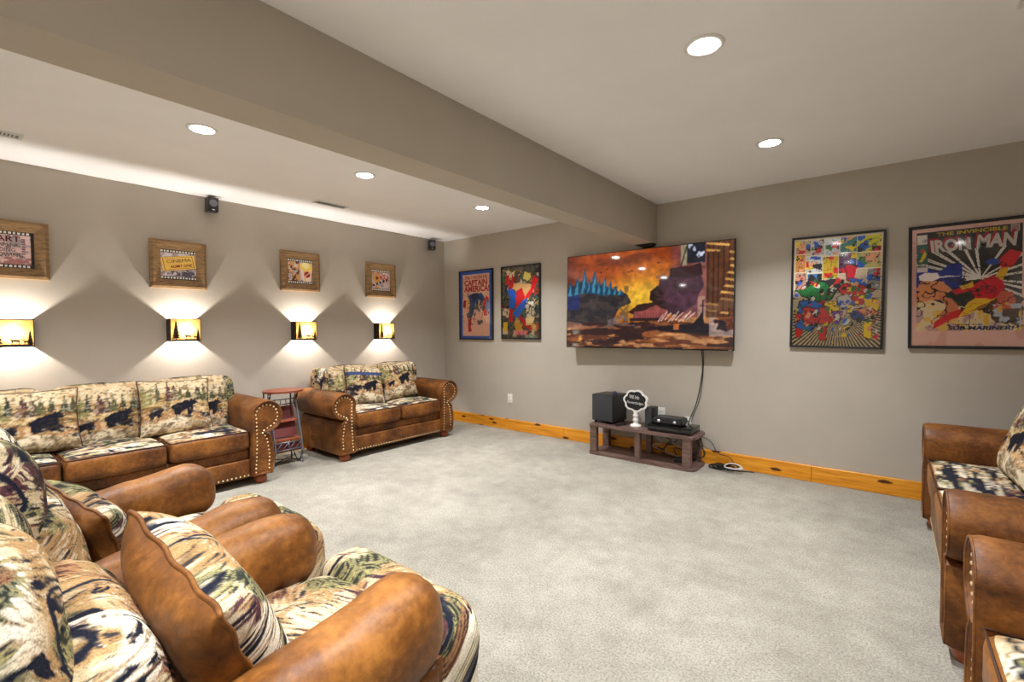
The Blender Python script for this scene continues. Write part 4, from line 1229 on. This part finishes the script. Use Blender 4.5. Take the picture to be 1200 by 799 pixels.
def nail(bm, c, r=0.0075, ax='x'):
    rings = []
    for rr, h in ((1, 0), (0.75, 0.6)):
        ring = []
        for k in range(8):
            a = 2*PI*k/8
            ring.append(bm.verts.new((c[0]+h*r*0.7, c[1]+rr*r*math.cos(a), c[2]+rr*r*math.sin(a))))
        rings.append(ring)
    top = bm.verts.new((c[0]+r*0.65, c[1], c[2]))
    for k in range(8):
        bm.faces.new((rings[0][k], rings[0][(k+1) % 8], rings[1][(k+1) % 8], rings[1][k]))
        bm.faces.new((rings[1][k], rings[1][(k+1) % 8], top))

def bun_foot(parent, x, y, h=0.065, r=0.05):
    bm = bmesh.new()
    lathe(bm, [(0, 0), (r*.75, 0), (r, h*.4), (r*.95, h*.75), (r*.8, h), (0, h)], 20, (x, y, 0))
    return bm_obj('foot', bm, M['bun'], parent, True, 1.0)

def sofa(name, label, cat, loc, rz, W, ncush, D=0.79, fabric='lodge', seed=0, group=None, seatk=1.0, arm_z=1.0, seat_n=(44, 44, 8)):
    e = thing(name, label, cat, loc, rz, group)
    arm_o = 0.248                       # roll reaches this far out from the inner face
    yi = W/2-arm_o                      # inner arm face
    su = M['suede']
    scroll_arm(e, 1, yi, 0.03, D, su, arm_z); scroll_arm(e, -1, -yi, 0.03, D, su, arm_z)
    # lower rail, padded upper rail
    bm = bmesh.new(); bx(bm, 0.05, D-0.03, -yi, yi, 0.07, 0.215, 0.012, 3); bm_obj('front_rail', bm, su, e, True, 0.9)
    bm = bmesh.new(); bx(bm, 0.05, D-0.055, -yi, yi, 0.20, 0.295, 0.02, 3); bm_obj('seat_deck', bm, su, e, True, 0.9)
    bm = bmesh.new()
    m_ = int(2*yi/0.031)
    for k in range(m_): nail(bm, (D-0.031, -yi+0.02+k*(2*yi-.04)/(m_-1), 0.088))
    o = bm_obj('nailheads', bm, M['brass'], e, True); o['kind'] = 'stuff'
    for sx in (0.09, D-0.07):
        for sy in (-1, 1): bun_foot(e, sx, sy*(yi+0.085))
    # back frame with rolled top
    bm = bmesh.new()
    prism(bm, [(0.0, 0.07), (0.16, 0.07), (0.17, 0.45), (0.145, 0.77), (0.12, 0.80), (0.06, 0.805), (0.02, 0.77), (0.0, 0.5)], -yi-0.02, yi+0.02)
    bmesh.ops.bevel(bm, geom=[ed for ed in bm.edges if abs(ed.verts[0].co.y-ed.verts[1].co.y) < 1e-5], offset=0.014, segments=3, affect='EDGES')
    bm_obj('back_frame', bm, su, e, True, 0.9)
    for sg in (-1, 1):
        puff('back_wing', (0.23, 0.15, 0.30), e, M['cloth'], (3, 3, 3), (20, 20, 30), (0, 0, 0), lambda V, Q: wild(V[:, 0]+V[:, 1], V[:, 2], 1.2, seed+9), None, None, (0.165, sg*(yi+0.015), 0.70), None, 0.012, seed)
    cw = 2*yi/ncush
    for k in range(ncush):
        yc = -yi+cw*(k+.5)
        # seat cushion: tapestry top, brown boxing
        sk = seed+k
        def sc(V, Q, yc=yc, sk=sk):
            return seatcloth((V[:, 1]+yc)*seatk, V[:, 0]*seatk, seed+40)
        q = puff('seat_cushion', (0.60, cw-0.006, 0.155), e, [M['cloth'], su], (14, 14, 7), seat_n, (0, 0, 0.022), sc, lambda s_: 0 if s_ == 5 else 1, None, (D-0.005-0.30, yc, 0.372), None, 0.008, k)
        a, b = 0.291, cw/2-0.010
        piping_loop('welt', [(a, -b, 0.070), (a, 0, 0.074), (a, b, 0.070), (0, b, 0.074), (-a, b, 0.070), (-a, -b, 0.070), (0, -b, 0.074)], 0.004, M['piping'], q)
        # back cushion
        def bc(V, Q, yc=yc, k=k):
            return lodge(V[:, 1]+0.28, V[:, 2]+0.265, seed=seed+3, ds=(0.0, -0.02, 0.5)[k], dt=0.0) if fabric == 'lodge' else wild(V[:, 1]+yc, V[:, 2], 1, seed+k)
        q = puff('back_cushion', (0.20, cw-0.004+(0.03 if ncush == 3 else 0), 0.47), e, M['cloth'], (3.2, 6, 6), (8, 64, 60), (0.03, 0, 0.012), bc, None, None, (0.245, yc, 0.625), (0, -0.20, 0), 0.014, k+seed)
    return e

def frame_from(o, u, v, origin):
    """local x=u, z=v, front normal -y = u x v"""
    u = Vector(u).normalized(); v = Vector(v); v = (v-u*v.dot(u)).normalized()
    y = v.cross(u)
    m_ = Matrix((u, y, v)).transposed().to_4x4(); m_.translation = Vector(origin)
    o.matrix_world = m_

def pillow(label, origin, u, v, w=0.45, h=0.45, T=0.16, colfn=None, back='suede', group=None, n=56, wob=0.006, seed=0, cat='pillow', mat='cloth'):
    e = bpy.data.objects.new('throw_pillow', None); link(e); e.empty_display_size = .1
    tag(e, label, cat, group); frame_from(e, u, v, origin)
    U, Vv = np.meshgrid(np.linspace(-1, 1, n+1), np.linspace(-1, 1, n+1))
    pin = 1-0.07*(U**2)*(Vv**2)*0
    bulx = 1-0.06*(1-Vv**2)*0
    X = U*w/2*(1-0.07*(1-np.abs(Vv)**2)*np.abs(U)**3); Z = Vv*h/2*(1-0.07*(1-np.abs(U)**2)*np.abs(Vv)**3)
    th = T/2*np.clip((1-U**4), 0, 1)**0.5*np.clip((1-Vv**4), 0, 1)**0.5*(1+0.10*(fbm(U*2, Vv*2, seed)-.5))
    edge = wob*(np.sin(U*11+seed)*np.abs(Vv)**14+np.sin(Vv*13+seed)*np.abs(U)**14)+0.010*U*Vv
    i = (np.arange(n)[:, None]*(n+1)+np.arange(n)[None, :]).ravel()
    Fq = np.stack([i, i+1, i+n+2, i+n+1], 1)
    Vf = np.stack([X.ravel(), (-th+edge).ravel(), Z.ravel()], 1)
    Vb = np.stack([X.ravel(), (th+edge).ravel(), Z.ravel()], 1)
    col = colfn(X.ravel(), Z.ravel())
    mesh('front_cover', Vf, Fq, M[mat], e, True, None, col)
    if back == 'cloth': mesh('back_cover', Vb, Fq[:, ::-1], M[mat], e, True, None, col)
    else: mesh('back_cover', Vb, Fq[:, ::-1], M[back], e, True)
    loop = [(k, 0) for k in range(n)]+[(n, k) for k in range(n)]+[(n-k, n) for k in range(n)]+[(0, n-k) for k in range(n)]
    piping_loop('piping', [Vector((X[j, k], edge[j, k], Z[j, k])) for k, j in loop[::2]], 0.005, M['piping'] if back == 'suede' else M[back] if back in M and back != 'cloth' else M['piping'], e)
    return e

# far left pieces against the left wall
sofa('loveseat', 'brown suede loveseat with wildlife cushions in the far left corner', 'loveseat', (0.045, -1.375, 0), 0, 1.60, 2, seed=2)
sofa('sofa', 'three seat brown suede sofa with bear cushions along the left wall', 'sofa', (0.045, -3.69, 0), 0, 2.14, 3, D=0.80, seed=4, arm_z=1.04)

def bearprint(du, dv, seed, k=1.0): return lambda x, z: lodge(np.asarray(x)*k+du, np.asarray(z)*k+dv, seed=seed)
YU = (0, 1, 0)
pillow('bear print pillow at the left end of the long sofa', (0.46, -4.06, 0.655), YU, (-0.30, 0, 1), .47, .43, .15, bearprint(.28, .25, 7), 'cloth', seed=1)
pillow('bear print pillow leaning in the middle of the long sofa', (0.46, -3.27, 0.655), (0.04, 1, -0.02), (-0.30, 0, 1), .47, .43, .15, bearprint(.30, .25, 9), 'cloth', seed=2)
pillow('bear print pillow with a blue edge leaning left of centre on the far loveseat', (0.45, -1.58, 0.645), (0.05, 1, -0.10), (-0.34, 0, 1), .44, .42, .15, lambda x, z: mix(lodge(np.asarray(x)+.30, np.asarray(z)+.24, seed=12), (62, 74, 112), ((np.asarray(z) > .10) & (np.asarray(z) < .135)).astype(float)), 'suede', seed=3)
pillow('bear print pillow standing at the right of the far loveseat', (0.44, -1.14, 0.66), (0.0, 1, 0.06), (-0.32, 0, 1), .45, .43, .15, bearprint(.29, .22, 15), 'cloth', seed=4)

# right pieces facing left
sofa('loveseat', 'brown suede loveseat with wildlife seat against the right wall', 'loveseat', (5.755, -1.30, 0), PI, 1.80, 2, seed=20, arm_z=0.99)
sofa('armchair', 'brown suede armchair in the lower right corner, cut by the frame edge', 'armchair', (5.775, -2.95, 0), PI, 1.05, 1, seed=26, arm_z=0.99)
pillow('bear print pillow leaning on the right loveseat, cut by the frame edge', (5.36, -1.05, 0.67), (0.10, -1, 0), (0.36, 0, 1), .46, .44, .16, bearprint(.30, .24, 18), 'cloth', seed=5)

# ------------------------------------------------------------------ recliners in the foreground
def recliner(label, xc, arm_top, bow, seed, dy=0.0, x_in=0.235, hw=0.33):
    e = thing('recliner', label, 'recliner', (xc, -4.05+dy, 0), 0.0)
    su = M['suede_rec']; cl = M['cloth_near']
    # body shell and arm panels
    bm = bmesh.new()
    for sx in (-1, 1):
        bx(bm, sx*hw-0.075, sx*hw+0.075, -0.42, 0.32, 0.06, arm_top-0.21, 0.02, 3)
    bm_obj('side_panel', bm, su, e, True, 0.9)
    box('base', -hw+0.075, hw-0.075, -0.45, 0.36, 0.05, 0.34, su, e, 0.02)
    for sx in (-1, 1):
        for sy in (-0.36, 0.28):
            bm = bmesh.new(); lathe(bm, [(0, 0), (0.03, 0), (0.03, 0.062), (0, 0.062)], 12, (sx*0.30, sy, 0)); bm_obj('foot', bm, M['black'], e, True, 1.0)
    # bolster arms with gathered fronts
    for sx in (-1, 1):
        def gather(V, Q):
            f = np.clip((Q[:, 1]-0.86)/0.14, 0, 1)
            a = np.arctan2(Q[:, 2], Q[:, 0])
            r = 1-0.035*f*(0.5+0.5*np.sin(a*13+seed))
            V = V.copy(); V[:, 0] *= r; V[:, 2] *= r
            tp = 1-0.20*(1-Q[:, 1])/2
            V[:, 0] *= tp; V[:, 2] *= tp
            V[:, 2] -= 0.012*(Q[:, 1]**2)
            V[:, 0] += 0.006*np.sin(V[:, 1]*17+seed+sx)
            return V
        puff('arm_pad', (0.20, 0.86, 0.245), e, su, (2.4, 11, 2.4), (36, 60, 36), (0, 0.012, 0), None, None, gather, (sx*hw, -0.07, arm_top-0.122-0.06), (0.18, 0, 0), 0.014, seed+sx*3+4)
    # seat and footrest
    cloth = lambda ox, oy, s2=0: (lambda V, Q: wild(V[:, 0]+ox, V[:, 1]*0.9-V[:, 2]*0.9+oy, 0.8, seed+s2))
    puff('seat_cushion', (2*x_in+0.04, 0.60, 0.20), e, cl, (8, 8, 5), (120, 130, 16), (0, 0, 0.03), cloth(0.5, 0.2), None, None, (0, 0.10, 0.405), None, 0.012, seed)
    puff('footrest', (2*hw+0.025, 0.185, 0.40), e, cl, (9, 4, 5), (150, 40, 80), (0.0, 0.015, 0.01), cloth(0.5, 0.52), None, None, (0, 0.455, 0.315), None, 0.012, seed+1)
    box('footrest_board', -0.30, 0.30, 0.36, 0.40, 0.10, 0.44, su, e, 0.01)
    # back: shell, lumbar roll, two-lobed headrest
    bm = bmesh.new(); bx(bm, -0.29, 0.29, -0.56, -0.44, 0.10, 0.88, 0.04, 4); bm_obj('back_shell', bm, su, e, True, 0.9)
    back = lambda ox, oz, s2: (lambda V, Q: wild(V[:, 0]+ox, V[:, 2]+oz, 0.85, seed+s2))
    puff('lumbar_cushion', (0.56, 0.24, 0.34), e, cl, (6, 3, 4), (130, 50, 100), (0, 0.03, 0), back(0.2, 0.1, 5), None, None, (0, -0.265, 0.61), (0.30, 0, 0), 0.02, seed+2)
    for sx in (-1, 1):
        puff('headrest_pillow', (0.335, 0.22, 0.36), e, cl, (3.6, 2.8, 3.4), (110, 50, 110), (0, 0.03, 0), back(0.9+sx*.3, 0.7, 7+sx), None, None, (sx*0.155, -0.395+bow, 0.80), (0.20, 0, sx*-0.10), 0.025, seed+3+sx)
    return e
recliner('tan brown recliner with tapestry seat, farther of the foreground pair', 2.798, 0.70, 0.05, 118, hw=0.327)
recliner('tan brown recliner with tapestry seat, nearest to the camera', 3.632, 0.70, -0.01, 141, hw=0.297, x_in=0.215)
pillow('brown backed tapestry pillow on the farther recliner', (2.73, -4.12, 0.565), (-1, -0.22, 0.20), (0, -0.38, 0.92), .38, .36, .15, lambda x, z: wild(np.asarray(x)+2.2, np.asarray(z)+.3, 1.0, 174), 'suede_rec', n=90, wob=.0022, seed=6, mat='cloth_near')
pillow('large brown backed tapestry pillow on the nearest recliner', (3.67, -4.08, 0.632), (-1, -0.02, 0.20), (0, -0.40, 0.92), .44, .42, .18, lambda x, z: wild(np.asarray(x)+1.1, np.asarray(z)+.8, .95, 207), 'suede_rec', n=170, wob=.0028, seed=8, mat='cloth_near')

# ------------------------------------------------------------------ metal and wood rack between sofa and loveseat
def rack():
    e = thing('side_rack', 'small metal rack with red brown top and burgundy panels between sofa and loveseat', 'rack', (0.40, -2.41, 0))
    bm = bmesh.new()
    n = 40
    for zz in (0,): pass
    a = [bm.verts.new((0.15*math.cos(2*PI*k/n), 0.175*math.sin(2*PI*k/n), 0.672)) for k in range(n)]
    b = [bm.verts.new((0.155*math.cos(2*PI*k/n), 0.18*math.sin(2*PI*k/n), 0.690)) for k in range(n)]
    bm.faces.new(a[::-1]); bm.faces.new(b)
    for k in range(n): bm.faces.new((a[k], a[(k+1) % n], b[(k+1) % n], b[k]))
    bm_obj('top', bm, M['redwood'], e, True, 0.7)
    for sy in (-1, 1):
        y = sy*0.125
        tube_obj('front_post', [(-0.03, y, 0.60), (0.03, y, 0.42), (0.085, y, 0.22), (0.095, y, 0.13), (0.07, y+sy*.004, 0.06), (0.085, y+sy*.01, 0.006)], 0.008, M['steel'], e, 8)
        tube_obj('rear_post', [(-0.12, y, 0.006), (-0.13, y, 0.30), (-0.12, y, 0.672)], 0.007, M['iron'], e, 8)
        tube_obj('scroll_bracket', [(-0.02, y, 0.59), (0.01, y, 0.63), (0.0, y, 0.672), (-0.03, y, 0.65), (-0.02, y, 0.61), (0.02, y, 0.66), (0.03, y, 0.674)], 0.005, M['iron'], e, 6)
        tube_obj('rocker', [(0.09, y, 0.13), (0.05, y, 0.03), (0.0, y, 0.012), (-0.06, y, 0.06), (-0.128, y, 0.15)], 0.005, M['iron'], e, 6)
    tube_obj('basket_rail', [(-0.03, -0.125, 0.60), (-0.005, 0, 0.60), (-0.03, 0.125, 0.60)], 0.0045, M['iron'], e, 6)
    tube_obj('basket_rail', [(-0.02, -0.125, 0.555), (0.005, 0, 0.555), (-0.02, 0.125, 0.555)], 0.0045, M['iron'], e, 6)
    for k in range(4): tube_obj('basket_wire', [(-0.012, -0.075+k*0.05, 0.60), (-0.003, -0.075+k*0.05, 0.555)], 0.003, M['iron'], e, 6, 0)
    for z0, z1, x0, x1 in ((0.41, 0.53, -0.06, -0.02), (0.255, 0.395, -0.03, 0.02)):
        bm = bmesh.new()
        V = [(x1, -0.115, z0), (x1, 0.115, z0), (x0, 0.115, z1), (x0, -0.115, z1)]
        f = [bm.verts.new(v) for v in V]; g = [bm.verts.new((v[0]-0.01, v[1], v[2])) for v in V]
        bm.faces.new(f); bm.faces.new(g[::-1])
        for k in range(4): bm.faces.new((f[k], g[k], g[(k+1) % 4], f[(k+1) % 4]))
        bmesh.ops.recalc_face_normals(bm, faces=bm.faces[:])
        bm_obj('panel', bm, M['burgundy'], e)
    for z, x in ((0.40, 0.03), (0.235, 0.075)):
        box('shelf_bar', -0.125, x, -0.12, 0.12, z-0.008, z+0.004, M['redwood'], e, 0.002)
    box('lower_tray', -0.125, 0.085, -0.12, 0.12, 0.128, 0.14, M['burgundy'], e, 0.002)
    box('front_panel', 0.072, 0.078, -0.115, 0.115, 0.14, 0.215, M['burgundy'], e)
    for z in (0.145, 0.215): tube_obj('rail', [(0.092, -0.125, z), (0.092, 0.125, z)], 0.006, M['steel'], e, 8, 0)
    for y0 in (-0.12, -0.06, 0.0, 0.06): tube_obj('lattice_bar', [(0.092, y0, 0.147), (0.092, y0+0.06, 0.213)], 0.0035, M['steel'], e, 6, 0)
    tube_obj('lattice_bar', [(0.092, 0, 0.147), (0.092, 0, 0.213)], 0.005, M['steel'], e, 6, 0)
    tube_obj('stretcher', [(0.06, -0.125, 0.03), (-0.06, 0.125, 0.05)], 0.004, M['iron'], e, 6, 0)
    tube_obj('stretcher', [(0.06, 0.125, 0.03), (-0.06, -0.125, 0.05)], 0.004, M['iron'], e, 6, 0)
rack()
